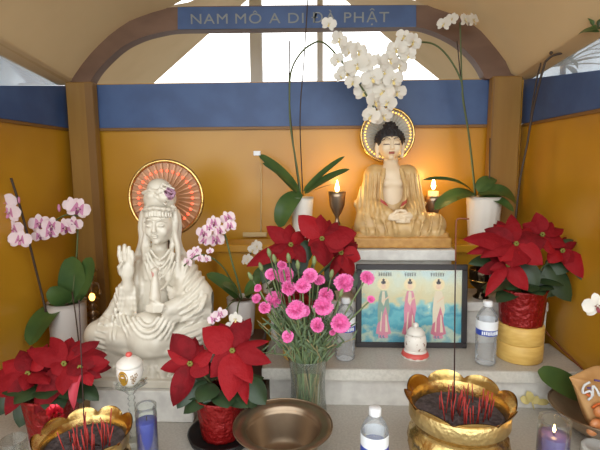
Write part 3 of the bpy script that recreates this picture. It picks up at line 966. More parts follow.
# ------------------------------------------------------------------ oil lamps either side of the Buddha, brass lamp at far left
def goblet(name, label, cat, base, h, r, candle, flame_z_extra=0.0, energy=1.0):
    t = thing(name, label, cat, base)
    mb = MB()
    mb.lathe([(0, 0), (r*.9, 0), (r*.95, h*.04), (r*.5, h*.12), (r*.22, h*.2), (r*.22, h*.3), (r*.42, h*.36), (r*.22, h*.42), (r*.2, h*.5), (r*.5, h*.58), (r*.85, h*.72), (r*.95, h*.9), (r*1.02, h), (r*.9, h), (r*.8, h*.85), (0, h*.7)], base, 26)
    part('stand', mb, M_bronze, t)
    z = base.z+h*.8
    if candle:
        mb = MB(); mb.lathe([(0, 0), (r*.62, 0), (r*.62, candle), (r*.5, candle-.002), (0, candle-.006)], (base.x, base.y, z), 22)
        part('candle', mb, M_wax_white, t); z += candle-.004
    mb = MB(); mb.tube([(base.x, base.y, z-.004), (base.x, base.y, z+.012)], .0016, 6); part('wick', mb, M_stickdark, t)
    fz = z+.008
    mb = MB(); mb.lathe([(.0005, 0), (.007, .008), (.0092, .016), (.0065, .03), (.003, .043), (.0003, .052)], (base.x, base.y, fz), 12)
    part('flame', mb, M_flame, t)
    L = bpy.data.lights.new('flame_light', 'POINT'); L.energy = energy*.5; L.color = (1, .58, .18); L.shadow_soft_size = .02
    lo = bpy.data.objects.new('flame_light', L); C.objects.link(lo); lo.parent = t
    lo.location = Vector((base.x, base.y, fz+.05)) - t.location
    return t
p = Y(337, 225, 1.765)
goblet('oil_lamp', 'lit bronze goblet lamp left of the gold-robed statue', 'oil lamp', Vector((p.x, 1.765, TIER+.0005)), .200, .034, .030, energy=1.5)
p = Y(433, 200, 1.775)
goblet('oil_lamp', 'lit white candle in a bronze goblet right of the gold-robed statue', 'oil lamp', Vector((p.x, 1.775, TIER+.0005)), .180, .033, .055, energy=1.5)
# tall beaded brass lamp between the left orchid and the white statue
p = Y(92, 300, 1.75); bz = TABLE+.0005
t = thing('brass_lamp', 'tall beaded brass lamp with a small light, behind the potted orchid at left', 'lamp', (p.x, 1.75, bz))
mb = MB(); ztop = Y(92, 258, 1.75).z; prof = [(0, 0), (.055, 0), (.058, .012), (.03, .03), (.016, .06)]
zz = .06
k = 0
while zz < ztop-bz-.04:
    r = .028 if k % 2 else .020
    prof += [(.010, zz), (r, zz+.014), (.010, zz+.028)]; zz += .03; k += 1
prof += [(.006, zz), (.0, zz+.03)]
mb.lathe(prof, (p.x, 1.75, bz), 20); part('column', mb, M_bronze, t)
q = Y(92, 297, 1.715)
mb = MB(); mb.ell((q.x, q.y, q.z), (.012, .010, .016), 10, 8); part('bulb', mb, glow('amber bulb', (255, 190, 90), 5), t)
mb = MB()
for a in range(6):
    d = Vector((math.cos(a*PI/3), math.sin(a*PI/3), 0))
    mb.tube(smooth_path([Vector((p.x, 1.75, q.z+.05)), Vector((p.x, 1.75, q.z+.04))+d*.03, Vector((p.x, 1.75, q.z+.01))+d*.036], 3), .003, 6)
    mb.ell(Vector((p.x, 1.75, q.z+.006))+d*.036, .007, 8, 6)
part('beaded_arm', mb, M_bronze, t)

# ------------------------------------------------------------------ framed picture
yl, yh = S2F-.038, S2F-.014
a_, b_ = Y(356, 346, yl), Y(467, 345, yl)
zlo = STEP1+.0008
zhi = Y(410, 264.5, yh).z
W_, H_ = b_.x-a_.x, math.hypot(zhi-zlo, yh-yl)
tilt = math.atan2(yh-yl, zhi-zlo)
t = thing('framed_picture', 'black-framed picture of three robed haloed figures leaning on the step', 'picture', ((a_.x+b_.x)/2, yl, zlo))
t.rotation_euler = (-tilt, 0, 0)
fw = .019
mb = MB()
mb.box((-W_/2, 0, 0), (W_/2, .012, fw), 0, .002); mb.box((-W_/2, 0, H_-fw), (W_/2, .012, H_), 0, .002)
mb.box((-W_/2, 0, fw+.0002), (-W_/2+fw, .012, H_-fw-.0002), 0, .002); mb.box((W_/2-fw, 0, fw+.0002), (W_/2, .012, H_-fw-.0002), 0, .002)
part('frame', mb, M_frame, t, local=True)
def print_mat():
    m = bpy.data.materials.new('printed sky and sea'); m.use_nodes = True
    n = m.node_tree.nodes; l = m.node_tree.links; b = n['Principled BSDF']; b.inputs['Roughness'].default_value = .4
    tcn = n.new('ShaderNodeTexCoord'); s_ = n.new('ShaderNodeSeparateXYZ'); l.new(tcn.outputs['Object'], s_.inputs[0])
    nz = n.new('ShaderNodeTexNoise'); nz.inputs['Scale'].default_value = 22; nz.inputs['Detail'].default_value = 4
    l.new(tcn.outputs['Object'], nz.inputs['Vector'])
    ma = n.new('ShaderNodeMath'); ma.operation = 'MULTIPLY_ADD'; ma.inputs[1].default_value = .16; l.new(nz.outputs['Fac'], ma.inputs[0])
    l.new(s_.outputs['Z'], ma.inputs[2])
    mr_ = n.new('ShaderNodeMapRange'); mr_.inputs['From Min'].default_value = fw+.08; mr_.inputs['From Max'].default_value = H_-fw+.08
    l.new(ma.outputs[0], mr_.inputs['Value'])
    r = n.new('ShaderNodeValToRGB'); e = r.color_ramp.elements
    e[0].position = 0; e[0].color = lin((96, 170, 190)); e[1].position = 1; e[1].color = lin((206, 226, 222))
    for p_, c_ in ((.12, (200, 214, 190)), (.2, (86, 172, 192)), (.33, (120, 196, 204)), (.42, (84, 164, 186)), (.5, (150, 206, 206)), (.58, (226, 214, 170)), (.8, (222, 222, 190))):
        q_ = e.new(p_); q_.color = lin(c_)
    l.new(mr_.outputs[0], r.inputs[0]); l.new(r.outputs[0], b.inputs['Base Color'])
    return m
def flat(name): return mat(name, dict(robe_p=(226, 150, 170), cream=(236, 222, 196), rose=(214, 130, 150), halo=(244, 226, 178), dark=(52, 44, 52), skin=(240, 208, 176), sage=(150, 176, 160), lotus=(110, 140, 170))[name], .45)
PM = {k: flat(k) for k in ('robe_p', 'cream', 'rose', 'halo', 'dark', 'skin', 'sage', 'lotus')}
pm_list = [print_mat()] + [PM[k] for k in ('robe_p', 'cream', 'rose', 'halo', 'dark', 'skin', 'sage', 'lotus')] + [M_print_edge]
mb = MB()
mb.box((-W_/2+fw, .005, fw), (W_/2-fw, .0065, H_-fw), 0)
PWd, PHt = W_-2*fw, H_-2*fw
yy = [.0049]
def pp(fx, fz): return Vector((-W_/2+fw+fx*PWd, yy[0], fw+fz*PHt))
def shape(pts, m):
    mb.add([pp(*q) for q in pts], [tuple(range(len(pts)))], m, False); yy[0] -= .00003
def disc(fx, fz, r, m, sq=1.0): shape([(fx+r*math.cos(a), fz+r*sq*PWd/PHt*math.sin(a)) for a in np.linspace(0, 2*PI, 22)[:-1]], m)
shape([(.0,.985),(.0,.9995),(.9995,.9995),(.9995,.985)], 9)
for fx, body, under in ((.22, 7, 1), (.485, 1, 3), (.77, 2, 3)):
    disc(fx, .80, .062, 4)
    # lotus seat
    for s_ in (-1.6, -.8, 0, .8, 1.6): disc(fx+.018*s_, .075, .022, 8 if int(s_*10) % 16 else 1, .8)
    shape([(fx-.075, .12), (fx-.05, .30), (fx-.056, .45), (fx-.045, .60), (fx-.03, .70), (fx+.03, .70), (fx+.05, .60), (fx+.055, .45), (fx+.05, .30), (fx+.08, .12), (fx+.03, .09), (fx-.03, .09)], under)
    shape([(fx-.055, .26), (fx-.058, .45), (fx-.046, .62), (fx-.028, .71), (fx+.03, .71), (fx+.05, .62), (fx+.066, .46), (fx+.05, .34), (fx+.02, .5), (fx-.02, .3)], body)
    shape([(fx-.012, .70), (fx-.02, .56), (fx+.004, .5), (fx+.02, .58), (fx+.012, .7)], 2)
    shape([(fx-.02, .54), (fx-.01, .57), (fx+.055, .64), (fx+.06, .62)], 6)
    shape([(fx-.035, .15), (fx-.02, .42), (fx-.012, .42), (fx-.02, .14)], 2)
    shape([(fx+.02, .14), (fx+.022, .38), (fx+.03, .38), (fx+.05, .14)], 2)
    disc(fx, .775, .026, 6, 1.25); disc(fx, .825, .024, 5, .7); disc(fx, .86, .012, 5)
rg = random.Random(3)
for fx, n_ in ((.235, 6), (.485, 5), (.755, 6)):
    for k in range(n_):
        cx, cz = fx+(k-(n_-1)/2)*.0235, .935
        for q in range(3):
            z0 = cz-.018+.018*q
            shape([(cx-.008, z0), (cx-.008, z0+.006), (cx+.008, z0+.006), (cx+.008, z0)], 5)
        x0 = cx+rg.uniform(-.004, .002)
        shape([(x0, cz-.022), (x0, cz+.026), (x0+.004, cz+.026), (x0+.004, cz-.022)], 5)
part('print', mb, pm_list, t, local=True)
mb = MB(); mb.box((-W_/2+fw, .0008, fw), (W_/2-fw, .0018, H_-fw)); part('pane', mb, clear('picture glass', (250, 250, 250), .05, .8), t, local=True)

# ------------------------------------------------------------------ small porcelain jar in front of the picture
p = Z(415, 356, STEP1+.0005)
t = thing('porcelain_jar', 'small white lidded porcelain jar with red rim in front of the picture', 'jar', p)
M_floral = mat('white porcelain with brown floral', (236, 230, 220), .25, noise=(90, 2, .60, .68), col2=(160, 120, 100))
M_pinkrim = mat('coral red glaze', (216, 92, 84), .3)
k_ = 27*mpp(p)/2
mb = MB(); mb.lathe([(0, .0), (k_*.98, .0), (k_*1.0, .006), (k_*.82, .020), (k_*.7, .026)], p, 36, 0, lambda a, i: 1+.03*math.cos(12*a)*(i < 3))
mb.lathe([(k_*.985, .005), (k_*1.01, .008), (k_*.86, .0205), (k_*.83, .0195)], p, 36, 1); part('saucer', mb, [M_pot_w, M_pinkrim], t)
mb = MB(); mb.lathe([(k_*.66, .022), (k_*.78, .032), (k_*.8, .05), (k_*.74, .068), (k_*.62, .080), (k_*.6, .079)], p, 36); part('body', mb, M_floral, t)
mb = MB(); mb.lathe([(k_*.66, .079), (k_*.66, .083), (k_*.45, .095), (k_*.16, .100), (0, .1)], p, 30); l_ = part('lid', mb, M_pot_w, t)
mb = MB(); mb.ell(p+Vector((0, 0, .106)), .0095, 12, 8); part('knob', mb, M_pot_w, l_)

# ------------------------------------------------------------------ water bottles
def bottle_at(label, p, s=1.0, label_dir=None):
    t = thing('water_bottle', label, 'bottle', p, 'clear water bottles')
    r = .0325*s
    mb = MB()
    prof = [(0, .004), (r*.6, 0), (r*.94, .004), (r, .012)]
    z = .016
    while z < .098:
        prof += [(r*.95, z), (r, z+.006)]; z += .012
    prof += [(r*.985, .102), (r*.985, .142), (r, .146), (r*.98, .152), (r*.8, .168), (r*.52, .181), (r*.38, .187), (r*.37, .196)]
    prof = [(a, b*s) for a, b in prof]
    mb.lathe(prof, p, 36, 0, lambda a, i: 1+.012*math.cos(6*a+i*.8)); part('body', mb, M_plastic, t)
    mb = MB(); mb.lathe([(r*.43, .189*s), (r*.44, .191*s), (r*.44, .204*s), (r*.40, .206*s), (0, .206*s)], p, 36, 0, lambda a, i: 1+.02*math.cos(18*a) if i < 3 else 1)
    part('cap', mb, M_cap, t)
    mb = MB(); mb.lathe([(r*1.012, .100*s), (r*1.012, .118*s)], p, 40, 1); mb.lathe([(r*1.012, .118*s), (r*1.012, .132*s), (r*1.012, .146*s)], p, 40, 0, lambda a, i: (1, .004*math.sin(3*a)*(i == 1)))
    lab = part('label', mb, [M_water_label, M_label_blue], t)
    mb = MB()                                              # worn white characters on the blue band
    for k in range(9):
        a = -PI/2-.75+k*.19
        for q in range(2):
            c = Vector((r*1.02*math.cos(a+q*.06), r*1.02*math.sin(a+q*.06), (.103+.0008*k % .002)*s))
            mb.box(p+c+Vector((-.001, -.0004, 0)), p+c+Vector((.001, .0004, .011*s)))
    part('print', mb, M_water_label, lab)
    return t
bottle_at('clear water bottle on the step between the picture and the yellow round stand', Z(485, 363, STEP1+.0005))
bottle_at('clear water bottle on the step behind the carnations, left of the picture', Z(345, 358.5, STEP1+.0005))
bottle_at('clear water bottle on the counter nearest the viewer, between both metal bowls', Vector((Y(375, 412, .985).x, .985, TABLE+.0005)))

# ------------------------------------------------------------------ yellow round stands under the poinsettias on the step
def round_stand(label, p, r, h):
    t = thing('round_stand', label, 'stand', p, 'pale yellow round stands')
    for q in (0, 1):
        z0 = q*h/2
        mb = MB(); mb.lathe([(0, z0), (r*.97, z0), (r, z0+.004), (r*1.005, z0+h*.25), (r, z0+h/2-.004), (r*.965, z0+h/2-.0004), (0, z0+h/2-.0004)], p, 44)
        part('drum', mb, M_wood_y, t)
    return t
pr = Z(518.5, 356.5, STEP1+.0005)
rr = 21.6*mpp(pr); hh = Y(518, 330, pr.y-rr).z-STEP1
round_stand('pale yellow two-tier round stand under the red pot at right', pr, rr, hh)
pc = Vector((Y(304, 340, 1.44).x, 1.44, STEP1+.0005))
round_stand('pale yellow two-tier round stand behind the glass vase', pc, rr, hh)

# ------------------------------------------------------------------ poinsettias
def poinsettia(label, base, pot, heads, leaves, extra_saucer=None, bow=None, fill=6, seed=1):
    """heads: [(u, v, y, [(tip_u, tip_v, width_px, dy)])]; bracts run from the head's centre to each tip"""
    rnd = random.Random(seed); random.seed(seed)
    t = thing('potted_poinsettia', label, 'potted plant', base, 'red potted poinsettias')
    r0, r1, h = pot
    z0 = base.z
    if extra_saucer:
        mb = MB(); mb.lathe([(0, 0), (extra_saucer, 0), (extra_saucer*1.06, .018), (extra_saucer*1.0, .018), (extra_saucer*.94, .008), (0, .008)], base, 44)
        part('saucer', mb, M_black, t); z0 += .0085
    b0 = Vector((base.x, base.y, z0))
    mb = MB(); mb.lathe([(0, 0), (r0, 0), (r0*1.02, .006), (r0+(r1-r0)*.5, h*.5), (r1, h*.93), (r1*1.05, h), (r1*.98, h*.985), (r1*.9, h*.9), (0, h*.88)], b0, 48, 0, lambda a, i: 1+.022*math.sin(15*a+i)+.012*math.sin(31*a+2*i))
    part('pot', mb, M_red_foil, t)
    top = b0+Vector((0, 0, h*.85))
    st, lf, br, cyl = MB(), MB(), MB(), []
    for (u, v, y, bracts) in heads:
        c = Y(u, v, y)
        st.tube(smooth_path([top, (top+c)/2+Vector((0, .01, .0)), c+Vector((0, .01, -.004))], 4), .0035, 6)
        cy = MB()
        for k in range(6):
            cy.ell(c+Vector((.0048*math.cos(k*PI/3), -.010, .0048*math.sin(k*PI/3))), .0036, 8, 5)
        cyl.append(cy)
        lens = []
        for (tu, tv, w, dy) in bracts:
            tip = Y(tu, tv, y+dy)
            d = tip-c; lens.append(d.length)
            view = (CAM-tip).normalized()
            n_ = view+Vector((rnd.uniform(-.75, .75), 0, rnd.uniform(-.3, .9)))
            leaf(br, c+Vector((0, -.002, 0))+d*.05, tip, w*1.06*mpp(tip), n_, rnd.uniform(.05, .11), -rnd.uniform(.2, .42), .62, .95, 9, 4, 1 if w < 0 else rnd.choice((0, 0, 2, 3)), .025)
        Lm = sum(lens)/len(lens)
        for k in range(fill+4):                                # smaller bracts round the back of the head
            a = rnd.uniform(0, 2*PI); el = rnd.uniform(-.25, .5)
            d = Vector((math.cos(a), .55+.3*math.sin(a), .75*math.sin(a)+.1)).normalized()*Lm*rnd.uniform(.6, .95)
            leaf(br, c+Vector((0, .006, -.004)), c+d+Vector((0, .012, 0)), Lm*.5, Vector((rnd.uniform(-.7, .7), -.8, rnd.uniform(0, .9))), .08, -.25, .62, .95, 8, 4, rnd.choice((0, 2, 2)), .02)
    for (bu, bv, tu, tv, w, y, dy) in leaves:
        a, b = Y(bu, bv, y), Y(tu, tv, y+dy)
        leaf(lf, a, b, w*mpp(b), (CAM-b).normalized()+Vector((rnd.uniform(-.3, .3), 0, .4)), .07, -.2, .6, .85, 9, 4, 0, .01)
    for k in range(14):                                      # dark leaves inside the crown
        a = 2*PI*k/14+rnd.uniform(-.2, .2)
        c = top+Vector((.03*math.cos(a), .03*math.sin(a), rnd.uniform(.02, .06)))
        tip = top+Vector((r1*1.75*math.cos(a), r1*1.45*math.sin(a)+.01, rnd.uniform(-.02, .05)))
        leaf(lf, c, tip, r1*.95, Vector((0, -.2, 1)), .10, -.15, .6, .85, 8, 4)
    part('stem', st, M_stem, t); part('leaves', lf, M_leaf, t); part('bracts', br, [M_bract, M_bract2, M_bract_b, M_bract_c], t); [part('flower_centre', q_, M_cyath, t) for q_ in cyl]
    if bow:
        q = bow; mb = MB()
        for k in range(9):
            a = 2*PI*k/9
            d = Vector((math.cos(a), -.35, math.sin(a)))
            leaf(mb, q, q+d*.026, .016, Vector((math.sin(a), -1, -math.cos(a))), .3, .6, .5, .5, 7, 3)
        mb.ell(q, .007, 8, 6); part('bow', mb, M_red_shiny, t, 'shiny red ribbon bow')
    return t
# front, beside the bronze bowl
pf = Z(222, 436, TABLE+.0005); yf_ = pf.y
poinsettia('red poinsettia in crimson pot on black saucer, front, left of the bronze bowl', pf, (.055, .072, .125),
 [(233, 349, yf_-.02, [(202, 328, 27, .03), (214, 332, 20, .06), (270, 341, 10, .03), (272, 363, 17, -.01), (252, 384, 22, -.05), (229, 402, 26, -.07), (247, 405, 19, -.04), (210, 378, 20, -.03), (214, 352, 20, .02), (262, 352, 14, .04), (222, 384, 15, -.05)]),
  (191, 362, yf_-.035, [(172, 333, 25, .02), (160, 369, 15, -.01), (173, 407, 22, -.04), (214, 350, 20, .02), (209, 374, 20, -.02), (182, 345, 18, .04), (167, 350, 14, .01), (192, 338, 16, .05)])],
 [(196, 378, 177, 409, 19, yf_-.02, -.04), (214, 386, 203, 404, 14, yf_-.03, -.03), (246, 378, 266, 405, 24, yf_-.01, -.02), (240, 388, 248, 408, 18, yf_, -.03), (205, 380, 196, 400, 16, yf_-.02, -.04)], .090, None, 5, 1)
# right, on the yellow stand
rp = Vector((pr.x, pr.y, STEP1+hh+.001)); ry = rp.y
poinsettia('red poinsettia in textured red pot on the yellow stand at right', rp, (20*mpp(rp)*.98, 22*mpp(rp), Y(519, 287, ry).z-rp.z),
 [(515, 243, ry-.05, [(462, 239, 21, .0), (466, 254, 12, .0), (484, 229, 18, .05), (511, 214, 14, .07), (480, 258, 17, -.03), (512, 267, 32, -.06), (543, 265, 22, -.05), (547, 240, 26, -.01), (530, 228, 20, .05), (497, 224, 18, .06), (500, 262, 20, -.05)]),
  (541, 234, ry-.01, [(536, 212, 16, .03), (564, 229, 16, .02), (567, 246, 16, -.01), (552, 222, 14, .03), (522, 224, 16, .04), (556, 258, 14, -.02)]),
  (507, 264, ry-.06, [(485, 297, 12, -.03), (528, 291, 17, -.04), (489, 270, 9, 0)]),
  (561, 250, ry-.02, [(596, 281, 20, -.03), (548, 263, 14, -.03), (577, 242, 8, .02), (574, 262, 14, -.02), (566, 264, 12, -.03)])],
 [(498, 258, 468, 264, 13, ry, -.02), (505, 265, 491, 286, 16, ry-.03, -.02), (520, 262, 537, 290, 24, ry-.02, -.03), (545, 262, 573, 268, 22, ry, -.02), (545, 265, 571, 302, 26, ry-.01, -.03), (536, 270, 547, 299, 24, ry-.01, -.03), (572, 262, 583, 281, 8, ry-.02, -.02), (560, 244, 574, 240, 7, ry, 0), (530, 275, 556, 296, 24, ry, -.02)], None, None, 4, 2)
# rear centre, on the stand behind the vase
cp = Vector((pc.x, pc.y, STEP1+hh+.001)); cy_ = cp.y
poinsettia('red poinsettia behind the pink carnations, below the left white orchid', cp, (20*mpp(cp)*.98, 22*mpp(cp), .12),
 [(291, 244, cy_-.03, [(266, 226, 16, .02), (246, 267, 17, -.02), (290, 224, 16, .04), (281, 263, 20, -.05), (306, 263, 15, -.05), (274, 238, 18, .03), (262, 256, 16, .0), (306, 232, 14, .03), (270, 250, 16, -.02)]),
  (322, 238, cy_-.05, [(298, 215, 22, .02), (321, 214, 17, .04), (357, 233, 28, .0), (324, 267, 26, -.06), (308, 246, 14, -.02), (338, 222, 16, .04), (344, 250, 18, -.02)]),
  (341, 252, cy_-.04, [(361, 259, 18, .0), (353, 277, 18, -.03), (331, 280, 13, -.04), (358, 244, 16, .02), (342, 278, 14, -.03)])],
 [(300, 250, 300, 276, 18, cy_, -.02), (275, 258, 262, 284, 18, cy_, -.02), (330, 262, 340, 290, 20, cy_, -.02), (305, 240, 308, 262, 14, cy_-.02, -.03), (290, 262, 285, 288, 18, cy_, -.02), (345, 268, 356, 288, 16, cy_, -.02)], None, None, 5, 3)
# left, by the yellow wall
pl_ = Z(54, 436, TABLE+.0005); pl_ = Vector((Y(54, 430, 1.17).x, 1.17, TABLE+.0005)); ly = 1.17
poinsettia('red poinsettia in dark red pot with shiny bow, far left behind the lotus-rimmed bowl', pl_, (.06, .075, .14),
 [(66, 362, ly-.02, [(50, 337, 18, .05), (26, 350, 18, .02), (52, 374, 24, -.03), (108, 355, 24, .0), (102, 378, 16, -.02), (63, 396, 20, -.06), (34, 415, 24, -.06), (80, 340, 20, .05), (100, 341, 16, .05), (88, 372, 18, -.03), (70, 338, 18, .06)]),
  (30, 372, ly-.03, [(-6, 396, 24, -.03), (5, 416, 18, -.05), (24, 391, 16, -.05), (2, 362, 20, .02), (-8, 376, 20, .0), (20, 350, 18, .04), (44, 352, 18, .03), (50, 384, 18, -.04)]),
  (82, 366, ly-.03, [(74, 411, -12, -.04), (110, 362, 16, .0), (92, 386, 14, -.03), (66, 384, 16, -.03)])],
 [(76, 382, 99, 401, 17, ly-.01, -.03), (30, 392, 19, 428, 22, ly, -.03), (10, 392, -2, 416, 18, ly, -.02), (62, 386, 58, 408, 20, ly, -.03), (82, 384, 80, 404, 16, ly, -.03), (40, 396, 42, 414, 20, ly, -.02)], None, Y(57, 411, ly-.095), 5, 4)
# ------------------------------------------------------------------ orchids
def orchid_mesh(name, kind, seed):
    """a moth orchid bloom of unit radius facing +Z: three sepals, two broad petals, a lip"""
    rnd = random.Random(seed); random.seed(seed)
    mb = MB()
    def tep(ang, L, w, lift, a, b, z0, inner=0.0, bend=.1):
        d = Vector((math.sin(ang), math.cos(ang), 0))
        o = len(mb.f)
        mfun = (lambda u, w_: 1 if u < inner else 0) if inner else 0
        base = d*.06+Vector((0, 0, z0)); tip = d*L+Vector((0, 0, z0+lift))
        leaf(mb, base, tip, w, (0, 0, 1), bend, rnd.uniform(.02, .16), a, b, 8, 5, mfun, .02)
    r = rnd.uniform
    tep(r(-.08, .08), .95, .62, -.05, .55, .6, -.04, .15 if kind == 'm' else 0)
    for s_ in (-1, 1):
        tep(s_*(2.25+r(-.06, .06)), .92, .6, -.12, .55, .65, -.04, .3 if kind == 'm' else 0)
        tep(s_*(1.32+r(-.06, .06)), 1.0, 1.02, .04, .5, .42, .02, .4 if kind == 'm' else (.2 if kind == 'p' else 0), .08)
    # lip: two side lobes and a tongue, with the column above
    for s_ in (-1, 1):
        leaf(mb, (s_*.03, -.08, .06), (s_*.22, .02, .34), .2, (0, 1, .5), .2, .3, .5, .6, 6, 3, 2)
    leaf(mb, (0, -.06, .08), (0, -.46, .26), .26, (0, .3, 1), -.15, .3, .5, .5, 7, 3, 2)
    mb.ell((0, .02, .14), (.07, .08, .12), 8, 6, 0); mb.ell((0, -.06, .18), (.05, .05, .05), 8, 5, 3)
    mats = {'w': [M_petal_w, M_petal_w, M_throat_y, M_throat_y], 'm': [M_petal_p, M_petal_m, M_petal_v, M_throat_y],
            'p': [M_petal_p, M_petal_m, M_petal_m, M_throat], 'r': [M_petal_w, M_petal_w, M_throat, M_throat]}[kind]
    return mb.mesh(name, mats)
OM = {k: [orchid_mesh('flower', k, 10*i+j) for j in range(4)] for i, k in enumerate('wmpr')}
def bloom(t, kind, p, r, face, roll=0.0, nm='flower', lab=None):
    q = Vector(face).to_track_quat('Z', 'Y')
    o = link(nm, random.choice(OM[kind]), t)
    o.location = p - t.location
    o.rotation_euler = (q.to_matrix() @ Matrix.Rotation(roll, 3, 'Z')).to_euler()
    o.scale = (r, r, r)
    if lab: o['label'] = lab
    return o
def plant_pot(t, base, r0, r1, h, m, textured=False):
    mb = MB()
    prof = [(0, 0), (r0, 0)] + [(r0+(r1-r0)*q/14, h*q/14) for q in range(1, 15)] + [(r1*1.02, h), (r1*.94, h), (r1*.9, h*.9), (0, h*.86)]
    f = (lambda a, i: 1+(.022*math.sin(7*a+i*1.2)*math.sin(7*a-i*1.2) if 2 < i < 14 else 0)) if textured else None
    mb.lathe(prof, base, 64 if textured else 40, 0, f); part('pot', mb, m, t)
    mb = MB(); mb.lathe([(0, h*.93), (r1*.6, h*.92), (r1*.92, h*.88)], base, 24); part('bark', mb, M_brown, t)
def orchid_leaves(t, specs, y):
    mb = MB()
    for (bu, bv, tu, tv, w, dy, bend, *n_) in specs:
        a, b = Y(bu, bv, y), Y(tu, tv, y+dy)
        nrm = Vector(n_[0]) if n_ else Vector((0, -.6, 1))
        leaf(mb, a, b, w*mpp(b), nrm, bend, .16, .38, .45, 14, 6)
    o = part('leaves', mb, M_leaf_o, t)
    return o
def stem_path(t, pts, y, r, m, nm='flower_stem'):
    P = smooth_path([Y(q[0], q[1], y+(q[2] if len(q) > 2 else 0)) for q in pts], 5)
    mb = MB(); mb.tube(P, r, 8); part(nm, mb, m, t)
random.seed(21)
front = Vector((0, -1, .1))
def rface(s_=.5): return Vector((random.uniform(-s_, s_), -1, random.uniform(-.25, .3)))

# white orchid left of the Buddha
yw = 1.77
bw = Vector((Y(302, 225, yw).x, yw, TIER+.0005))
t = thing('potted_orchid', 'tall white orchid in plain white pot left of the gold-robed statue', 'potted orchid', bw)
plant_pot(t, bw, .034, .046, Y(302, 198, yw-.04).z-TIER, M_pot_w)
orchid_leaves(t, [(300, 195, 258, 154, 14, .0, .06), (300, 192, 279, 228, 22, -.06, .20, (-.4, -1, .5)), (303, 192, 345, 156, 8, .03, .04), (304, 194, 350, 169, 12, -.02, .06), (304, 196, 335, 184, 5, -.02, .05, (0, 0, 1)), (298, 193, 262, 163, 12, -.03, .10)], yw)
stem_path(t, [(301, 196), (297, 168), (291, 130), (289.5, 100), (291, 72), (300, 54), (312, 44, -.02), (322, 42, -.04), (334, 52, -.07), (348, 70, -.08), (362, 88, -.09), (374, 108, -.10), (380, 118, -.10)], yw, .0035, M_stem)
stem_path(t, [(300, 196), (294, 150), (289.5, 100), (289.5, 41)], yw+.012, .0025, M_stembrown, 'stake')
stem_path(t, [(303, 196), (300, 120), (304, 60), (308, -4)], yw+.03, .0022, M_stembrown, 'stake')
for (u, v, r) in ((329, 24, 8), (339, 40, 10), (337, 60, 8), (350, 50, 10), (346, 72, 11), (358, 52, 11), (353, 82, 9), (357, 66, 13), (367, 62, 11), (364, 92, 11), (372, 78, 12), (375, 102, 12), (383, 92, 12), (383, 116, 11), (371, 116, 10), (340, 76, 7)):
    p = Y(u, v, yw-.10+random.uniform(-.03, .02)); bloom(t, 'w', p, r*1.0*mpp(p), rface(.6), random.uniform(-.5, .5))
mb = MB(); p = Y(257, 153, yw); mb.box((p.x-.014, yw-.004, p.z-.010), (p.x+.014, yw+.004, p.z+.008), 0, .002)
part('leaf_clip', mb, M_cap, t, 'white clip on a leaf tip')
# white orchid right of the Buddha
yr = 1.765
bwR = Vector((Y(483, 225, yr).x, yr, TIER+.0005))
t = thing('potted_orchid', 'white orchid in ribbed white pot with arching stems, right of the gold-robed statue', 'potted orchid', bwR)
plant_pot(t, bwR, .052, .066, Y(483, 197.5, yr-.06).z-TIER, M_pot_w, True)
orchid_leaves(t, [(475, 194, 434, 210, 18, -.06, .17), (473, 192, 422, 180, 7, -.05, .13), (477, 194, 517, 205, 20, -.03, .26), (478, 192, 494, 178, 16, .04, .14), (478, 197, 514, 212, 13, -.08, .16), (474, 198, 458, 199, 10, -.09, .05, (0, -.2, 1)), (478, 196, 503, 196, 10, -.05, .06, (0, -.2, 1))], yr)
stem_path(t, [(475, 196), (472, 165), (468, 130), (463, 100), (461.5, 82), (453, 64), (442, 50), (430, 43), (413, 43, -.03), (402, 50, -.05), (394, 66, -.07), (388, 88, -.08)], yr, .0034, M_stem)
stem_path(t, [(475, 196), (471, 150), (465, 112), (462, 84), (461, 55), (460, 22)], yr+.012, .003, M_stem)
stem_path(t, [(476, 196), (470, 140), (462, 88), (457, 41)], yr+.022, .0022, M_stembrown, 'stake')
stem_path(t, [(489, 200), (489.5, 165), (490, 138)], yr+.03, .0025, M_stembrown, 'stake')
for (u, v, r) in ((413, 42, 10), (404, 37, 9), (397, 49, 11), (408, 55, 9), (389, 60, 11), (399, 66, 10), (384, 72, 10), (393, 80, 11), (383, 82, 9), (397, 92, 10), (388, 102, 10), (376, 88, 9), (377, 60, 7)):
    p = Y(u, v, yr-.09+random.uniform(-.03, .02)); bloom(t, 'w', p, r*mpp(p), rface(.6), random.uniform(-.5, .5))
for (u, v, r) in ((444, 24, 8), (452, 19, 7), (465, 20, 8), (473, 20, 8)):
    p = Y(u, v, yr-.02); bloom(t, 'w', p, r*mpp(p), Vector((-.7 if u < 458 else .7, -1, .2)), random.uniform(-.4, .4))
# pale pink orchid at far left
yo = 1.60
bo = Vector((Y(68, 320, yo).x, yo, TABLE+.0005))
t = thing('potted_orchid', 'pale pink orchid with broad leaves in grey-white pot, far left', 'potted orchid', bo)
plant_pot(t, bo, .058, .068, Y(68, 306, yo-.06).z-TABLE, M_pot_g)
orchid_leaves(t, [(62, 303, 30, 346, 30, -.14, .12, (-.3, -1, .5)), (70, 304, 73, 256, 26, -.02, -.05, (.25, -1, .2)), (69, 302, 50, 287, 22, -.05, .1, (-.2, -1, .6)), (72, 303, 92, 257, 22, -.01, -.05, (-.2, -1, .2)), (72, 305, 80, 300, 14, -.06, .1)], yo)
stem_path(t, [(46, 312, -.05), (41, 290, -.05), (34, 262, -.07), (25, 225, -.09), (18, 200, -.11), (11, 178, -.12)], yo, .004, M_stembrown)
stem_path(t, [(72, 304), (74, 280), (77, 250), (78, 222)], yo, .0034, M_stem)
stem_path(t, [(78, 216), (66, 215), (54, 222), (44, 232)], yo-.015, .003, M_stem)
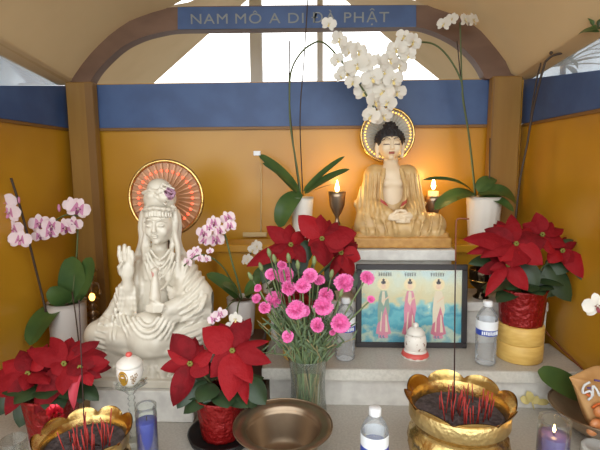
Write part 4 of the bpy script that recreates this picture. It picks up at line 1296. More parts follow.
stem_path(t, [(72, 292, -.10), (76, 318, -.16), (82, 372, -.30)], yo-.06, .002, M_stembrown, 'stake')
for (u, v, r, k) in ((2, 204, 14, 'p'), (9, 213, 12, 'p'), (2, 226, 12, 'p'), (13, 229, 11, 'p'), (20, 240, 11, 'p'), (40, 224, 11, 'm'), (50, 233, 9, 'm'), (52, 226, 10, 'm'), (66, 228, 11, 'm'), (74, 224, 9, 'm'), (78, 209, 12, 'm'), (72, 205, 9, 'm'), (40, 236, 8, 'm')):
    p = Y(u, v, yo-.04-(.08 if u < 30 else 0)+random.uniform(-.02, .01)); bloom(t, k, p, r*mpp(p), Vector((.3+random.uniform(-.3, .3), -1, random.uniform(-.3, .1))), random.uniform(-.4, .4))
mb = MB(); p = Y(59, 208, yo-.04); mb.ell(p, (.006, .006, .014), 8, 6); p = Y(19, 200, yo-.13); mb.ell(p, (.004, .004, .012), 8, 6); part('bud', mb, M_petal_m, t)
# violet spotted orchid between the white statue and the vase
yv = 1.50
pv = Vector((Y(243, 330, yv).x, yv, TABLE+.0005))
t = thing('wooden_block', 'dark brown wooden block under the grey-white orchid pot', 'block', pv)
bt_ = Y(243, 338, yv-.05).z
mb = MB(); mb.box((pv.x-.045, yv-.06, TABLE+.0005), (Y(266, 330, yv).x-.004, yv+.04, bt_-.001), 0, .003); part('body', mb, M_brown, t)
pv2 = Vector((Y(242, 330, yv-.008).x, yv-.008, bt_))
t = thing('potted_orchid', 'violet and white orchid in grey-white pot behind the front poinsettia', 'potted orchid', pv2)
plant_pot(t, pv2, .040, .050, Y(243, 301, yv-.05).z-bt_, M_pot_g)
orchid_leaves(t, [(238, 298, 206, 274, 16, -.02, .14), (240, 298, 222, 284, 14, -.06, .10), (246, 298, 262, 276, 14, .0, .1), (244, 297, 258, 290, 14, -.04, .1)], yv)
stem_path(t, [(242, 300), (238, 282), (232, 262), (227, 242), (222, 226)], yv, .0034, M_stem)
stem_path(t, [(240, 300), (232, 282, -.06), (222, 266, -.14), (208, 256, -.19), (196, 256, -.2), (184, 266, -.2)], yv, .0026, M_stem)
for (u, v, r) in ((214, 223, 8), (228, 218, 8), (230, 226, 7), (220, 231, 7), (216, 240, 9), (204, 233, 8), (204, 241, 6), (209, 228, 6)):
    p = Y(u, v, yv-.03+random.uniform(-.015, .015)); bloom(t, 'm', p, r*1.05*mpp(p), rface(.4), random.uniform(-.5, .5))
for (u, v, r) in ((188, 262, 6), (193, 255, 7), (200, 258, 6), (207, 259, 5), (197, 250, 5), (210, 251, 4)):
    p = Y(u, v, 1.30); bloom(t, 'p', p, r*mpp(p), rface(.6), random.uniform(-.5, .5))
for (u, v, r, k) in ((220, 314, 8, 'p'), (214, 319, 7, 'm'), (236, 319, 8, 'w'), (232, 327, 7, 'w'), (242, 327, 6, 'w')):
    p = Y(u, v, yv-.275); bloom(t, k, p, r*mpp(p), rface(.5), random.uniform(-.5, .5))
stem_path(t, [(236, 300, -.05), (230, 304, -.16), (222, 316, -.265)], yv, .0025, M_stem)
stem_path(t, [(240, 300, -.05), (238, 306, -.16), (236, 321, -.265)], yv, .0025, M_stem)
# small white orchid behind the rear poinsettia
ys = 1.69
ps = Vector((Y(272, 280, ys-.03).x, ys-.03, STEP2+.0005))
t = thing('potted_orchid', 'white orchid with small blooms peeking out left of the rear poinsettia', 'potted orchid', ps)
plant_pot(t, ps, .035, .042, .09, M_pot_w)
orchid_leaves(t, [(270, 268, 254, 284, 14, -.03, .2), (272, 268, 290, 280, 14, -.03, .2)], ys-.03)
stem_path(t, [(271, 270), (264, 258), (258, 248), (250, 254, -.02)], ys-.03, .0025, M_stem)
for (u, v, r) in ((257, 246, 7), (253, 250, 6), (248, 259, 6), (245, 262, 4)):
    p = Y(u, v, ys-.06); bloom(t, 'w', p, r*mpp(p), rface(.5), random.uniform(-.5, .5))
# orchid at far right, its pot outside the frame, one bloom in view
px_ = Vector((.752, .86, TABLE+.0005))
t = thing('potted_orchid', 'white orchid with dark red throat, cut off by the right edge of the photo', 'potted orchid', px_)
plant_pot(t, px_, .045, .055, .11, M_pot_w)
mb = MB()
a = px_+Vector((0, .0, .11))
for d_ in ((.04, -.16, .01), (-.02, -.17, .03), (.03, .17, .0)): leaf(mb, a, a+Vector(d_), .06, (0, 0, 1), .15, .1, .4, .45, 10, 4)
part('leaves', mb, M_leaf_o, t)
q = Y(597, 306, .98)
mb = MB(); mb.tube(smooth_path([a, a+Vector((.02, .03, .10)), a+Vector((.015, .08, .22)), q+Vector((.02, .02, .015))], 5), .003, 8); part('flower_stem', mb, M_stem, t)
bloom(t, 'r', q, 14*mpp(q), Vector((-.25, -1, .1)), .2)
bloom(t, 'r', a+Vector((.02, .06, .20)), 14*mpp(q), Vector((.25, -1, .1)), .2)
# loose broad leaf between the bowl and the step
mb = MB(); leaf(mb, Y(584, 396, 1.315), Y(537, 371, 1.30), 25*mpp(Y(560, 380, 1.3)), Vector((-.2, -.75, .7)), .06, .14, .4, .42, 14, 6)
solo('orchid_leaf', mb, M_leaf_o, 'broad green leaf standing against the step behind the paper packet at right', 'leaf')
# bare tall stem with its stake against the right wall
ye = 1.66
pb = Vector((Y(512, 240, ye).x, ye, STEP2+.0005))
t = thing('bare_orchid_spike', 'tall bare dark flower spike reaching the roof edge by the right wall', 'orchid', pb)
plant_pot(t, pb, .032, .04, .08, M_brown)
mb = MB(); mb.tube(smooth_path([pb+Vector((0, 0, .07)), Y(516, 215, ye), Y(520, 180, ye), Y(527, 145, ye), Y(532, 115, ye), Y(539, 85, ye-.03), Y(545, 62, ye-.05)], 5), .004, 8); part('spike', mb, M_stembrown, t)
mb = MB(); mb.tube(smooth_path([Y(531, 118, ye+.005), Y(533, 100, ye), Y(537, 78, ye-.02), Y(541, 63, ye-.04)], 4), .003, 6)
mb.tube(smooth_path([Y(545, 62, ye-.05), Y(552, 56, ye-.06), Y(562, 53, ye-.07)], 4), .004, 6); mb.ell(Y(551, 53, ye-.06), .006, 8, 6); part('tip_shoot', mb, M_stembrown, t)
# leafy twig hanging at the roof edge, top right
p = X(606, 30, XR-.03)
mb = MB(); mb.tube(smooth_path([X(612, 22, XR-.02), X(600, 28, XR-.03), X(592, 24, XR-.03), X(588, 16, XR-.03)], 4), .003, 6, 0)
for (bu, bv, tu, tv, w) in ((600, 29, 577, 36, 5), (600, 32, 584, 33, 4), (594, 25, 587, 15, 4), (598, 27, 603, 18, 6), (597, 26, 590, 28, 3)):
    a, b = X(bu, bv, XR-.03), X(tu, tv, XR-.04); leaf(mb, a, b, w*mpp(b), Vector((-.4, -1, .3)), .1, .2, .6, .8, 8, 3, 1)
solo('leafy_twig', mb, [M_stem, M_leaf_o], 'small leafy green twig hanging at the top right roof edge', 'twig')

# ------------------------------------------------------------------ glass vase with carnations
vz = Vector((Y(308, 380, 1.268).x, 1.268, TABLE+.0005))
t = thing('glass_vase', 'tall waisted clear glass vase full of green stems', 'vase', vz)
vh = Y(308, 356, 1.268).z-vz.z
rm = 20.2*mpp(Y(308, 356, 1.268))
VR = [(rm*.86, 0), (rm*.9, .004), (rm*.93, vh*.2), (rm*.86, vh*.45), (rm*.84, vh*.62), (rm*.9, vh*.8), (rm*1.0, vh)]
mb = MB(); mb.lathe([(0, .001)]+VR+[(rm*.98, vh+.001), (rm*.875, vh*.8), (rm*.815, vh*.62), (rm*.835, vh*.45), (rm*.905, vh*.2), (rm*.85, .010), (0, .009)], vz, 48); part('body', mb, M_glass, t)
mb = MB(); mb.tube([vz+Vector((rm*math.cos(a), rm*math.sin(a), vh)) for a in np.linspace(0, 2*PI, 41)[:-1]], .0016, 6, 0, True, True); part('rim', mb, M_glass, t)
def carnation_mesh(seed):
    rnd = random.Random(seed); mb = MB()
    for (n, el, L, w, m) in ((10, -.05, .98, .72, 0), (10, .25, 1.0, .72, 0), (10, .5, .94, .66, 1), (9, .75, .88, .62, 0), (8, .98, .84, .55, 1), (6, 1.2, .80, .5, 0), (4, 1.4, .76, .42, 1)):
        for k in range(n):
            a = 2*PI*k/n+rnd.uniform(-.2, .2); e = el+rnd.uniform(-.16, .16); L = L*rnd.uniform(.88, 1.06); m = int(rnd.random() < .35)
            d = Vector((math.cos(a)*math.cos(e), math.sin(a)*math.cos(e), math.sin(e)*.72)); sd = Vector((-math.sin(a), math.cos(a), 0))
            nr = d.cross(sd); ph = rnd.uniform(0, 6)
            def fn(u, q):
                s_ = (q-.5)*2
                fr = 1+.07*math.cos(s_*14+ph)*(u > .8)
                return d*(.12+.88*u)*L*fr*(1-.10*s_*s_*u) + sd*s_*w*.5*u**.8*1.1 + nr*(.13*u*u*math.sin(s_*8+ph))
            mb.grid(fn, 3, 9, m)
    mb.ell((0, 0, .16), (.40, .40, .26), 12, 8, 1)
    return mb.mesh('bloom', [M_carn, M_carn2])
CMs = [carnation_mesh(i) for i in range(4)]
CARN = [
 (270, 273, 7, 'pink carnation at the upper left of the bunch, beside a green bud'),
 (285, 274, 9, 'large pink carnation topmost left of centre in the bunch'),
 (282, 264, 6, 'small pink carnation highest of all in the bunch'),
 (287, 286, 10, 'full round pink carnation left of centre, below the topmost one'),
 (310, 274, 9, 'pink carnation at the top centre of the bunch'),
 (319, 279, 7, 'small pink carnation right of the top centre one'),
 (302, 284, 8, 'shaded pink carnation deep in the middle of the bunch'),
 (346, 281, 10, 'pink carnation on a long stem to the upper right, before the picture frame'),
 (368, 276, 9, 'rightmost pink carnation, overlapping the black picture frame'),
 (326, 293, 10, 'pink carnation upper of the touching pair right of centre'),
 (323, 304, 10, 'pink carnation lower of the touching pair right of centre'),
 (273, 298, 9, 'pink carnation at the left edge, wide open'),
 (263, 307, 8, 'pink carnation at the far left, lowest of the left edge'),
 (295, 308, 10, 'pink carnation low in the middle of the bunch'),
 (341, 322, 10, 'pink carnation at lower right, before the left water bottle'),
 (318, 325, 9, 'pink carnation just above the vase, right of centre'),
 (257, 287, 5, 'small half-open pink carnation at the far left edge'),
 (255, 298, 5, 'small pink carnation bud opening at the far left, below another'),
 (304, 311, 6, 'small deep pink carnation between the low middle ones'),
 (287, 336, 7, 'lowest pink carnation, hanging left of the vase mouth'),
 (372, 299, 4, 'small pink carnation bud against the picture, right side'),
 (333, 332, 4, 'small closed pink carnation beside the lower right one'),
]
random.seed(5)
vc = vz+Vector((0, 0, vh))
BUDS = [(270, 256), (262, 270), (289, 261), (331, 277), (275, 262), (298, 268), (252, 279), (340, 296), (314, 264)]
def inv(): # a point low in the vase
    a = random.uniform(0, 2*PI); r = random.uniform(.0, rm*.62); return vz+Vector((r*math.cos(a), r*math.sin(a), .018))
for i, (u, v, r, lab) in enumerate(CARN):
    y = 1.268-.04+random.uniform(-.05, .05)-(.02 if v > 300 else 0)
    p = Y(u, v, y)
    d = (p-(vc+Vector((0, .02, -.03)))).normalized()
    face = d*.6+Vector((0, -1, .25))
    face.normalize()
    R = r*1.0*mpp(p)
    foot = inv()
    base = p-face*R*.55
    mouth = vc+Vector(((p.x-vc.x)*.35, random.uniform(-.03, .03), 0))
    mouth.x = max(min(mouth.x, vc.x+rm*.7), vc.x-rm*.7)
    th = thing('carnation', lab, 'flower', foot, 'pink carnations in the glass vase')
    o = link('bloom', random.choice(CMs), th); o.location = base-foot
    o.rotation_euler = face.to_track_quat('Z', 'Y').to_euler(); o.scale = (R, R, R)
    o.rotation_euler.rotate_axis('Z', random.uniform(0, 6))
    mb = MB(); path = smooth_path([foot, (foot+mouth)/2, mouth, mouth.lerp(base, .5)+Vector((0, -.004, .01)), base], 4)
    mb.tube(path, .0024, 6); part('stem', mb, M_carnstem, th)
    mb = MB(); mb.tube([base-face*.016, base-face*.006, base+face*R*.25], [.0035, .0055, .0075 if R > .02 else .005], 8); part('calyx', mb, M_bud, th)
    mb = MB()
    for q in (7, 11):
        if q < len(path)-1:
            a = path[q]; dd = (path[q+1]-path[q]).normalized()
            for s_ in (-1, 1): leaf(mb, a, a+dd*.05+Vector((s_*random.uniform(.015, .035), random.uniform(-.02, .02), .005)), .006, (s_*.3, -1, .4), .1, .2, .5, .8, 6, 2)
    part('leaves', mb, M_carnleaf, th)
for i, (u, v) in enumerate(BUDS):
    y = 1.268-.02+random.uniform(-.03, .03); p = Y(u, v, y); foot = inv()
    th = thing('carnation_bud', 'closed green carnation bud on a thin stem among the pink carnations', 'flower bud', foot, 'green buds in the glass vase')
    mouth = vc+Vector((max(min((p.x-vc.x)*.35, rm*.7), -rm*.7), random.uniform(-.02, .02), 0))
    d = (p-mouth).normalized()
    mb = MB(); mb.tube(smooth_path([foot, (foot+mouth)/2, mouth, mouth.lerp(p, .5)+Vector((0, 0, .006)), p], 4), .002, 6); part('stem', mb, M_stem, th)
    mb = MB(); mb.tube([p-d*.004, p+d*.004, p+d*.012, p+d*.020, p+d*.024], [.003, .006, .0065, .004, .001], 8); part('bud', mb, M_bud, th)
th = MB()                                                       # fine filler sprigs in and over the vase
for k in range(120):
    a = inv(); m_ = vc+Vector((random.uniform(-.75, .75)*rm, random.uniform(-.5, .5)*rm, 0))
    tip = m_+Vector((random.uniform(-.13, .10)*(.6 if k % 2 else 1), random.uniform(-.05, .04), random.uniform(.03, .17)))
    th.tube(smooth_path([a, a.lerp(m_, .5), m_, tip], 3), .0016, 5, k % 3 == 0)
    for q in range(4):
        c = m_.lerp(tip, .3+.2*q); leaf(th, c, c+Vector((random.uniform(-.03, .03), random.uniform(-.02, .01), random.uniform(.01, .035))), .005, (0, -1, .3), .1, .2, .5, .8, 5, 2, 2)
M_sprig2 = mat('straw sprig', (150, 136, 96), .6)
solo('filler_greens', th, [M_carnstem, M_sprig2, M_carnleaf], 'fine grey-green filler sprigs among the carnation stems in the vase', 'greenery', None, 'stuff')
# ------------------------------------------------------------------ metal bowls and incense
def lotus_bowl(label, c, zring, R, lobes, depth_scale=1.0, seed=1, n_sticks=24, side='right'):
    """brass basin with a flaring scalloped rim; c is the centre on the counter"""
    h = (zring-c.z)/.775
    t = thing('lotus_incense_bowl', label, 'incense bowl', c)
    mb = MB()
    body = [(0, 0), (R*.55, 0), (R*.6, h*.06), (R*.5, h*.14), (R*.62, h*.2), (R*.84, h*.3), (R*.90, h*.42), (R*.86, h*.52), (R*.78, h*.56), (R*.80, h*.6), (R*.86, h*.64)]
    mb.lathe(body, c, 72, 0, lambda a, i: 1+.012*math.cos(24*a)*(3 < i < 8))
    part('basin', mb, M_gold, t)
    mb = MB(); mb.lathe([(R*.862, h*.64), (R*.885, h*.65), (R*.885, h*.76), (R*.865, h*.775)], c, 72); part('chased_band', mb, M_gold2, t)
    # scalloped petals of the rim
    mb = MB()
    def fn(u, q):
        a = 2*PI*q; ph = a*lobes/2
        lobe = abs(math.cos(ph))**.7
        r = R*(.865+.03*u+.09*u**1.2*(.5+.5*lobe)+.035*lobe*math.sin(PI*u))
        z = h*.775+R*.22*u*(.2+.8*lobe)*(1-.25*u)
        groove = -.012*R*(1-lobe)*(1-u)
        return c+Vector(((r+groove)*math.cos(a), (r+groove)*math.sin(a), z))
    mb.grid(fn, 8, lobes*14)
    def fn2(u, q): return fn(u, q)*1.0+Vector((0, 0, 0))-(Vector((math.cos(2*PI*q), math.sin(2*PI*q), 0))*.0025)
    mb.grid(lambda u, q: fn2(1-u, q), 8, lobes*14)
    part('petal_rim', mb, M_gold, t)
    mb = MB(); mb.lathe([(R*.862, h*.775), (R*.80, h*.72), (R*.78, h*.56)], c, 60); part('inner_wall', mb, M_gold, t)
    mb = MB()
    rnd = random.Random(seed)
    za = h*.67
    mb.grid(lambda u, q: c+Vector((R*.79*u*math.cos(2*PI*q), R*.79*u*math.sin(2*PI*q), za+.006*math.sin(u*9+q*20)*u*(1-u)*2)), 8, 48)
    solo('incense_ash', mb, M_ash, 'dark grey ash and burnt grains filling the %s brass bowl' % side, 'ash', None, 'stuff')
    mbs = MB(); mbs.tube([(0, 0, -.012), (0, 0, .03), (0, 0, .062)], [.0014, .0014, .0012], 6, 0); me = mbs.mesh('incense_stick', M_stick)
    for k in range(n_sticks):
        a = rnd.uniform(0, 2*PI); r = R*.55*math.sqrt(rnd.random())
        o = link('incense_stick', me, None, c+Vector((r*math.cos(a)*.9+R*.08, r*math.sin(a), za)))
        o.rotation_euler = (rnd.gauss(0, .10), rnd.gauss(0, .10), 0); o.scale = (1, 1, rnd.uniform(.55, 1.05))
        tag(o, 'burnt-down red incense stick stub standing in the %s brass bowl' % side, 'incense stick', 'red incense sticks in the %s bowl' % side)
    return za
cb = Vector((Y(459, 402, 1.0).x, 1.0, TABLE+.0005))
zr = Y(460, 402, 1.0).z
za = lotus_bowl('large brass incense bowl with lotus rim at front right', cb, zr, 55*mpp(Vector((cb.x, 1.0, zr))), 8, 1, 1, 38, 'right')
mb = MB()
q0 = Y(455, 400, 1.0); q0.z = cb.z+za-.01; 
mb.tube([Y(455, 400, 1.0)+Vector((0, 0, -.06)), Y(455, 300, 1.0), Y(455.5, 262, 1.0)], .0016, 8, 0)
mb.tube(smooth_path([Y(455.5, 262, 1.0), Y(456, 226, 1.0), Y(457, 220, 1.0), Y(460, 218.5, 1.0), Y(469, 219, 1.0)], 4), .0017, 8, 1)
solo('long_incense_stick', mb, [M_stickdark, M_copper], 'very long thin incense stick with bent brown tip, in the right brass bowl', 'incense stick')
cl_ = Vector((Y(84, 434, .955).x, .955, TABLE+.0005)); zl = Y(84, 437, .955).z
za2 = lotus_bowl('brass incense bowl with lotus rim at front left', cl_, zl, 47.5*mpp(Vector((cl_.x, .955, zl))), 9, 1, 5, 34, 'left')
mb = MB(); mb.tube([Vector((Y(84, 430, .955).x, .955, cl_.z+za2-.012)), Y(82, 375, .955), Y(79, 300, .955)], .0013, 8)
solo('long_incense_stick', mb, M_stickdark, 'thin dark long incense stick rising from the left brass bowl', 'incense stick')
# wide bronze bowl
pb_ = Z(283, 424, TABLE+.115); R = 49.5*mpp(pb_); cbz = Vector((pb_.x, pb_.y, TABLE+.0005)); h = .115
t = thing('bronze_bowl', 'wide empty brown bronze bowl with broad flat rim, front centre', 'bowl', cbz)
mb = MB(); mb.lathe([(0, .002), (R*.42, 0), (R*.47, .006), (R*.62, h*.3), (R*.72, h*.78), (R*.75, h*.88), (R*.97, h*.96), (R*1.0, h*.985), (R*.985, h*1.0), (R*.78, h*.955), (R*.745, h*.915), (R*.725, h*.60), (R*.64, h*.28), (R*.50, h*.14), (R*.3, h*.1), (0, h*.095)], cbz, 80)
part('body', mb, M_bronze, t)
mb = MB(); mb.tube([cbz+Vector((R*.995*math.cos(a), R*.995*math.sin(a), h*1.0)) for a in np.linspace(0, 2*PI, 81)[:-1]], .0022, 6, 0, True, True); part('rim_bead', mb, M_bronze, t)

# ------------------------------------------------------------------ tall jar candles
def jar_candle(label, u, vtop, y, r, wax, level, lit):
    p = Vector((Y(u, vtop, y).x, y, TABLE+.0005)); H_ = Y(u, vtop, y).z-p.z
    t = thing('jar_candle', label, 'candle', p)
    mb = MB(); mb.lathe([(0, 0), (r*.94, 0), (r, .006), (r, H_*.90), (r*.96, H_*.925), (r*.99, H_*.95), (r*1.0, H_), (r*.93, H_), (r*.9, H_*.94), (r*.97, H_*.9), (r*.97, .008), (0, .008)], p, 40); part('jar', mb, M_glass, t)
    mb = MB(); mb.lathe([(0, .009), (r*.96, .009), (r*.96, H_*level), (r*.94, H_*level+.001), (0, H_*level)], p, 36); part('wax', mb, wax, t)
    mb = MB(); mb.tube([p+Vector((0, 0, H_*level-.004)), p+Vector((.001, 0, H_*level+.010))], .0014, 6); part('wick', mb, M_stickdark, t)
    if lit:
        fz = H_*level+.006
        mb = MB(); mb.lathe([(.0004, 0), (.0024, .003), (.0036, .007), (.0024, .012), (.0004, .019)], p+Vector((0, 0, fz)), 10); part('flame', mb, M_flame, t)
        L = bpy.data.lights.new('candle_light', 'POINT'); L.energy = .06; L.color = (1, .6, .25); L.shadow_soft_size = .008
        lo = bpy.data.objects.new('candle_light', L); C.objects.link(lo); lo.parent = t; lo.location = (0, 0, fz+.018)
    return t
jar_candle('blue jar candle in tall clear glass, in front of the white statue', 145.5, 405, .995, 10.6*.00236, M_wax_blue, .80, False)
jar_candle('lit purple jar candle in tall clear glass at front right', 555, 419, .945, 15*.00222, M_wax_purple, .82, True)
# ------------------------------------------------------------------ porcelain cup on a glass stand
pk = Vector((Y(131.5, 400, 1.135).x, 1.135, TABLE+.0005))
zc = Y(128, 384, 1.135).z; m_ = mpp(Vector((pk.x, 1.135, zc)))
t = thing('glass_stand', 'slender beaded clear glass stand holding a porcelain cup', 'stand', pk)
H_ = zc-pk.z
mb = MB(); prof = [(0, 0), (.036, 0), (.037, .004), (.012, .014)]
z = .018
while z < H_-.045: prof += [(.007, z), (.011, z+.007), (.007, z+.014)]; z += .016
prof += [(.006, z), (.016, z+.012), (.008, z+.02), (.012, H_-.012), (.034, H_-.003), (.040, H_), (.034, H_+.001), (0, H_-.004)]
mb.lathe(prof, pk, 32); part('stem', mb, M_glass, t)
M_crystal = clear('pressed glass', (232, 236, 230), .08, 1.0, .18)
mb = MB()
for k in range(8):
    a = 2*PI*k/8; d = Vector((math.cos(a), math.sin(a), 0)); b0 = pk+Vector((0, 0, H_-.006))
    leaf(mb, b0+d*.012, b0+d*.047+Vector((0, 0, .010)), .030, (0, 0, 1), -.12, .25, .5, .5, 7, 4)
part('lotus_dish', mb, M_crystal, t)
pc_ = pk+Vector((0, 0, H_+.0015))
t = thing('porcelain_cup', 'white lidded porcelain cup with gold emblem on the glass stand', 'cup', pc_)
hc_ = .052
rc = 13.2*m_
mb = MB(); mb.lathe([(0, 0), (rc*.5, 0), (rc*.55, .003), (rc*.86, hc_*.3), (rc*.98, hc_*.62), (rc*.94, hc_*.9), (rc*.9, hc_), (rc*.82, hc_*.97), (0, hc_*.9)], pc_, 40); cup = part('body', mb, mat('glazed white china', (236, 230, 222), .2), t)
M_emb = mat('gilt emblem', (206, 160, 60), .35, .6); M_flw = mat('painted brown flower', (150, 120, 80), .5)
mb = MB()
def on_cup(ax, az, s_=1.012):
    q = hc_*az; r = rc*(.86+(.98-.86)*min(1, max(0, (az-.3)/.32)) if az < .62 else .98-.04*(az-.62)/.28)*s_
    a = -PI/2+ax; return pc_+Vector((r*math.cos(a), r*math.sin(a), q))
for rr_, mm in ((.36, 0), (.26, 1), (.22, 0)):
    c0 = on_cup(-.16, .56, 1.012+.004*(.36-rr_)*10)
    pts = [on_cup(-.16+rr_*1.15*math.cos(a), .56+rr_*1.1*math.sin(a), 1.014+.01*(.36-rr_)) for a in np.linspace(0, 2*PI, 25)[:-1]]
    mb.add([c0]+pts, [(0, 1+i, 1+(i+1) % 24) for i in range(24)], mm)
part('emblem', mb, [M_emb, M_flw], cup, 'round gold emblem')
mb = MB()
for ax, az in ((.55, .6), (.75, .45), (.62, .35), (.85, .66)):
    for k in range(5):
        a = 2*PI*k/5; pts = [on_cup(ax+.09*math.cos(a)+.05*math.cos(b), az+.10*math.sin(a)+.05*math.sin(b), 1.016) for b in np.linspace(0, 2*PI, 7)[:-1]]
        mb.add(pts, [tuple(range(6))], 0, False)
part('painted_flowers', mb, M_flw, cup)
mb = MB(); mb.lathe([(rc*.93, hc_+.0005), (rc*.97, hc_+.004), (rc*.9, hc_+.010), (rc*.6, hc_+.020), (rc*.2, hc_+.026), (0, hc_+.0265)], pc_, 36); lid = part('lid', mb, M_pot_w, t)
mb = MB(); mb.ell(pc_+Vector((0, 0, hc_+.031)), (.009, .009, .007), 10, 8); part('knob', mb, M_pinkrim, lid, 'coral red knob')
# small clear glass at bottom left
pg = Vector((Y(14, 444, .87).x, .87, TABLE+.0005)); hg = Y(14, 439, .87).z-pg.z
t = thing('glass_tumbler', 'small clear glass tumbler at the bottom left corner', 'glass', pg)
mb = MB(); mb.lathe([(0, 0), (.022, 0), (.025, hg*.5), (.027, hg), (.025, hg), (.023, hg*.5), (.020, .006), (0, .006)], pg, 32); part('body', mb, M_glass, t)
mb = MB(); mb.lathe([(0, .007), (.0202, .007), (.0238, hg*.7), (0, hg*.7)], pg, 28); part('tea', mb, clear('weak tea', (196, 176, 96), .03, .8, .1), t)
# dark metal cup on the upper step behind the picture
pd = Vector((Y(481, 290, 1.60).x, 1.60, STEP2+.0005))
t = thing('metal_cup', 'dark shiny metal cup on the upper step, right of the picture', 'cup', pd)
hd = Y(481, 268, 1.60).z-pd.z
mb = MB(); mb.lathe([(0, 0), (.026, 0), (.028, .004), (.014, .016), (.014, .03), (.036, .048), (.043, hd*.6), (.044, hd*.9), (.041, hd), (.038, hd*.97), (.036, hd*.5), (0, .05)], pd, 36); part('body', mb, mat('dark polished metal', (70, 58, 44), .15, .9), t)
mb = MB(); mb.tube([pd+Vector((.044*math.cos(a), .044*math.sin(a), hd*.62)) for a in np.linspace(0, 2*PI, 33)[:-1]], .0025, 6, 0, True, True); part('band', mb, M_gold, t)

# ------------------------------------------------------------------ brown bowl with a wrapped snack at the right edge
ctr = Z(602, 408, TABLE+.075)
Rb = (ctr-Z(556, 410, TABLE+.075)).length
cw = Vector((ctr.x, ctr.y, TABLE+.0005)); h = .075
t = thing('wooden_bowl', 'dark brown shallow bowl cut off by the right edge, holding a paper cone', 'bowl', cw)
mb = MB(); mb.lathe([(0, 0), (Rb*.4, 0), (Rb*.45, .006), (Rb*.75, h*.45), (Rb*.98, h*.97), (Rb*1.0, h), (Rb*.93, h*1.0), (Rb*.7, h*.55), (Rb*.42, h*.2), (0, h*.17)], cw, 64)
part('body', mb, mat('brown lacquer', (150, 128, 102), .35, noise=(12, 3), col2=(132, 110, 86)), t)
mb = MB(); mb.tube([cw+Vector((Rb*.985*math.cos(a), Rb*.985*math.sin(a), h)) for a in np.linspace(0, 2*PI, 65)[:-1]], .0028, 6, 0, True, True); part('rim', mb, M_bronze, t)
# paper cone: pointed kraft packet with a pastry showing
yk = cw.y-.02
t = thing('snack_packet', 'pointed tan paper packet with white and violet scribble in the brown bowl', 'packet', Vector((cw.x, yk, TABLE+.02)))
apex = Y(569, 377, yk-.02)
M_kraft = mat('tan paper', (206, 162, 108), .6, noise=(16, 3), col2=(190, 142, 88)); M_pastry = mat('glazed pastry', (202, 122, 66), .35, noise=(30, 3), col2=(228, 160, 110))
far_ = [Y(612, 372, yk+.03), Y(612, 398, yk-.05), Y(600, 436, yk-.055), Y(590, 430, yk+.0), Y(606, 400, yk+.07)]
mb = MB()
def ringpt(u, q):
    k = q*5; i = int(k) % 5; f = k-int(k)
    e = far_[i].lerp(far_[(i+1) % 5], f)
    cen = sum(far_, Vector())/5
    e = cen+(e-cen)*(1+.06*math.sin(q*30))
    p = apex.lerp(e, u)
    return p+Vector((0, 0, .010*math.sin(u*PI)))+(p-apex.lerp(cen, u))*(.25*math.sin(u*PI))
mb.grid(ringpt, 10, 40); cen = sum(far_, Vector())/5
mb.add([cen]+[ringpt(1, q/40) for q in range(40)], [(0, 1+q, 1+(q+1) % 40) for q in range(40)])
wrap = part('paper_wrap', mb, M_kraft, t)
mb = MB()
for (u, v, r) in ((597, 425, 8), (592, 431, 6), (600, 412, 7), (604, 430, 9)):
    p = Y(u, v, yk-.066); mb.ell(p, (r*.0024, .012, r*.0022), 12, 8)
part('pastry', mb, M_pastry, t)
mb = MB()
M_wv = mat('violet print', (96, 70, 120), .5); M_wo = mat('orange print', (214, 104, 44), .5)
def scr(pts, r, m):
    mb.tube(smooth_path([Y(u, v, yk-.045-.02*(u-582)/18) for u, v in pts], 4), r, 6, m)
scr([(590, 382), (584, 386), (583, 393), (590, 391), (592, 396), (588, 400)], .0030, 0)
scr([(593, 396), (593, 386), (597, 390), (600, 396), (602, 386)], .0030, 0)
scr([(586, 394), (590, 396)], .0034, 2); scr([(594, 380), (600, 381)], .003, 1); scr([(587, 388), (591, 388)], .0028, 1)
scr([(592, 408), (598, 404), (604, 405)], .003, 2); scr([(595, 414), (599, 411)], .003, 1)
part('scribble', mb, [M_cap, M_wv, M_wo], wrap, 'white, violet and orange scribbled print')
# ridged white jar lid
pj = Z(594, 440, TABLE+.025)
pj = Vector((pj.x, pj.y-.03, TABLE+.0005))
mb = MB(); rj = 17*mpp(pj); mb.lathe([(0, 0), (rj, 0), (rj, .020), (rj*.94, .024), (rj*.8, .0245), (rj*.75, .022), (0, .022)], pj, 72, 0, lambda a, i: 1+.015*math.cos(36*a) if i in (1, 2) else 1)
solo('ridged_disc', mb, mat('ridged clear white lid', (214, 216, 214), .3), 'ridged white jar lid lying at the lower right corner before the bowl', 'lid')
# yellow fallen petals against the riser
mb = MB()
for (bu, bv, tu, tv, w) in ((530, 402, 520, 398, 8), (532, 402, 527, 391, 8), (535, 402, 549, 402, 6), (533, 404, 538, 396, 6)):
    a, b = Y(bu, bv, S1R-.012), Y(tu, tv, S1R-.008); leaf(mb, a, b, w*mpp(a), (0, -1, .5), .08, .1, .5, .5, 7, 4)
p_ = Y(534, 406, S1R-.01); mb.tube([Vector((p_.x, S1R-.012, TABLE+.003)), Y(532, 402, S1R-.012)], .002, 6)
solo('yellow_flower', mb, mat('yellow petal', (206, 188, 120), .6), 'pale yellow fallen flower leaning on the riser of the step at right', 'flower')

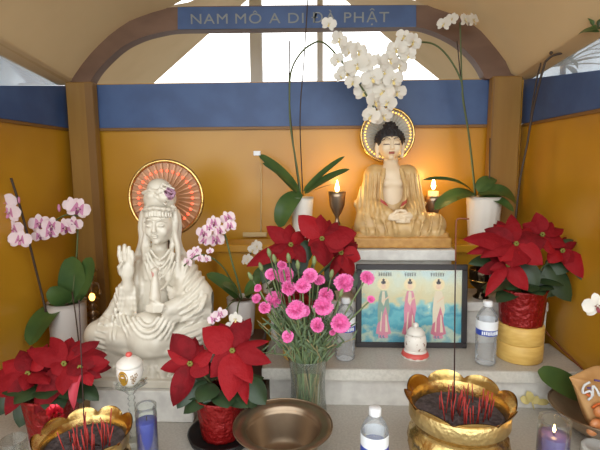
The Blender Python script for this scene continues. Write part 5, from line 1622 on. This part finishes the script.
# ------------------------------------------------------------------ cables
pwh = [Y(261, 160, YB-.008), Y(261.5, 190, YB-.006), Y(261, 215, YB-.006), Y(261, 233, YB-.008)]
mb = MB(); mb.tube(smooth_path(pwh, 4), .0028, 6); pz = Y(254, 234, 1.86)
mb.box((Y(243, 234, YB-.014).x, YB-.02, TIER+.0006+.001), (Y(267, 234, YB-.014).x, YB-.0125, TIER+.022), 0, .002)
solo('white_cable', mb, mat('ivory cable', (206, 180, 128), .5), 'thin white cable and plug strip on the back wall left of the white-potted orchid', 'cable')
mb = MB(); mb.tube(smooth_path([Y(540, 322, 1.52), Y(548, 334, 1.53), Y(556, 342, 1.50), Vector((XR-.012, 1.47, STEP1+.02)), Vector((XR-.010, 1.41, STEP1+.012)), Vector((XR-.012, 1.35, STEP1+.006))], 5), .0028, 6)
solo('brown_cord', mb, M_copper, 'brown cord running along the right wall over the stone step', 'cord')

# ------------------------------------------------------------------ outside: palm and bare tree seen over the side walls
def outside_tree(name, label, base, palm):
    t = thing(name, label, 'tree', base)
    rnd = random.Random(9)
    if palm:
        top = base+Vector((0, 0, 7.2)); mb = MB(); mb.tube([base, base+Vector((.1, 0, 3.5)), top], [.1, .08, .07], 10); part('trunk', mb, M_brown, t)
        mb = MB()
        for k in range(26):
            a = 2*PI*k/26+rnd.uniform(-.1, .1); e = rnd.uniform(-.3, .9)
            d = Vector((math.cos(a)*math.cos(e), math.sin(a)*math.cos(e), math.sin(e)))
            leaf(mb, top, top+d*1.7, .16, (0, 0, 1), .12, -.3, .5, .8, 8, 2)
        part('fronds', mb, M_leaf, t)
    else:
        top = base+Vector((0, 0, 5)); mb = MB(); mb.tube([base, top], [.14, .06], 8); part('trunk', mb, M_brown, t)
        mb = MB()
        for k in range(40):
            s_ = base+Vector((0, 0, rnd.uniform(2.5, 5))); d = Vector((rnd.uniform(-1, 1), rnd.uniform(-1, 1), rnd.uniform(.1, 1))).normalized()
            e_ = s_+d*rnd.uniform(.8, 1.8); mb.tube([s_, s_.lerp(e_, .5)+Vector((0, 0, .08)), e_], [.03, .02, .008], 5)
        part('branches', mb, M_stembrown, t)
d = ray(563, 66); k_ = 14/d.length; top = CAM+d*k_
outside_tree('palm_tree', 'distant palm crown seen through the clear sheet above the right wall', Vector((top.x, top.y, top.z-7.2)), True)
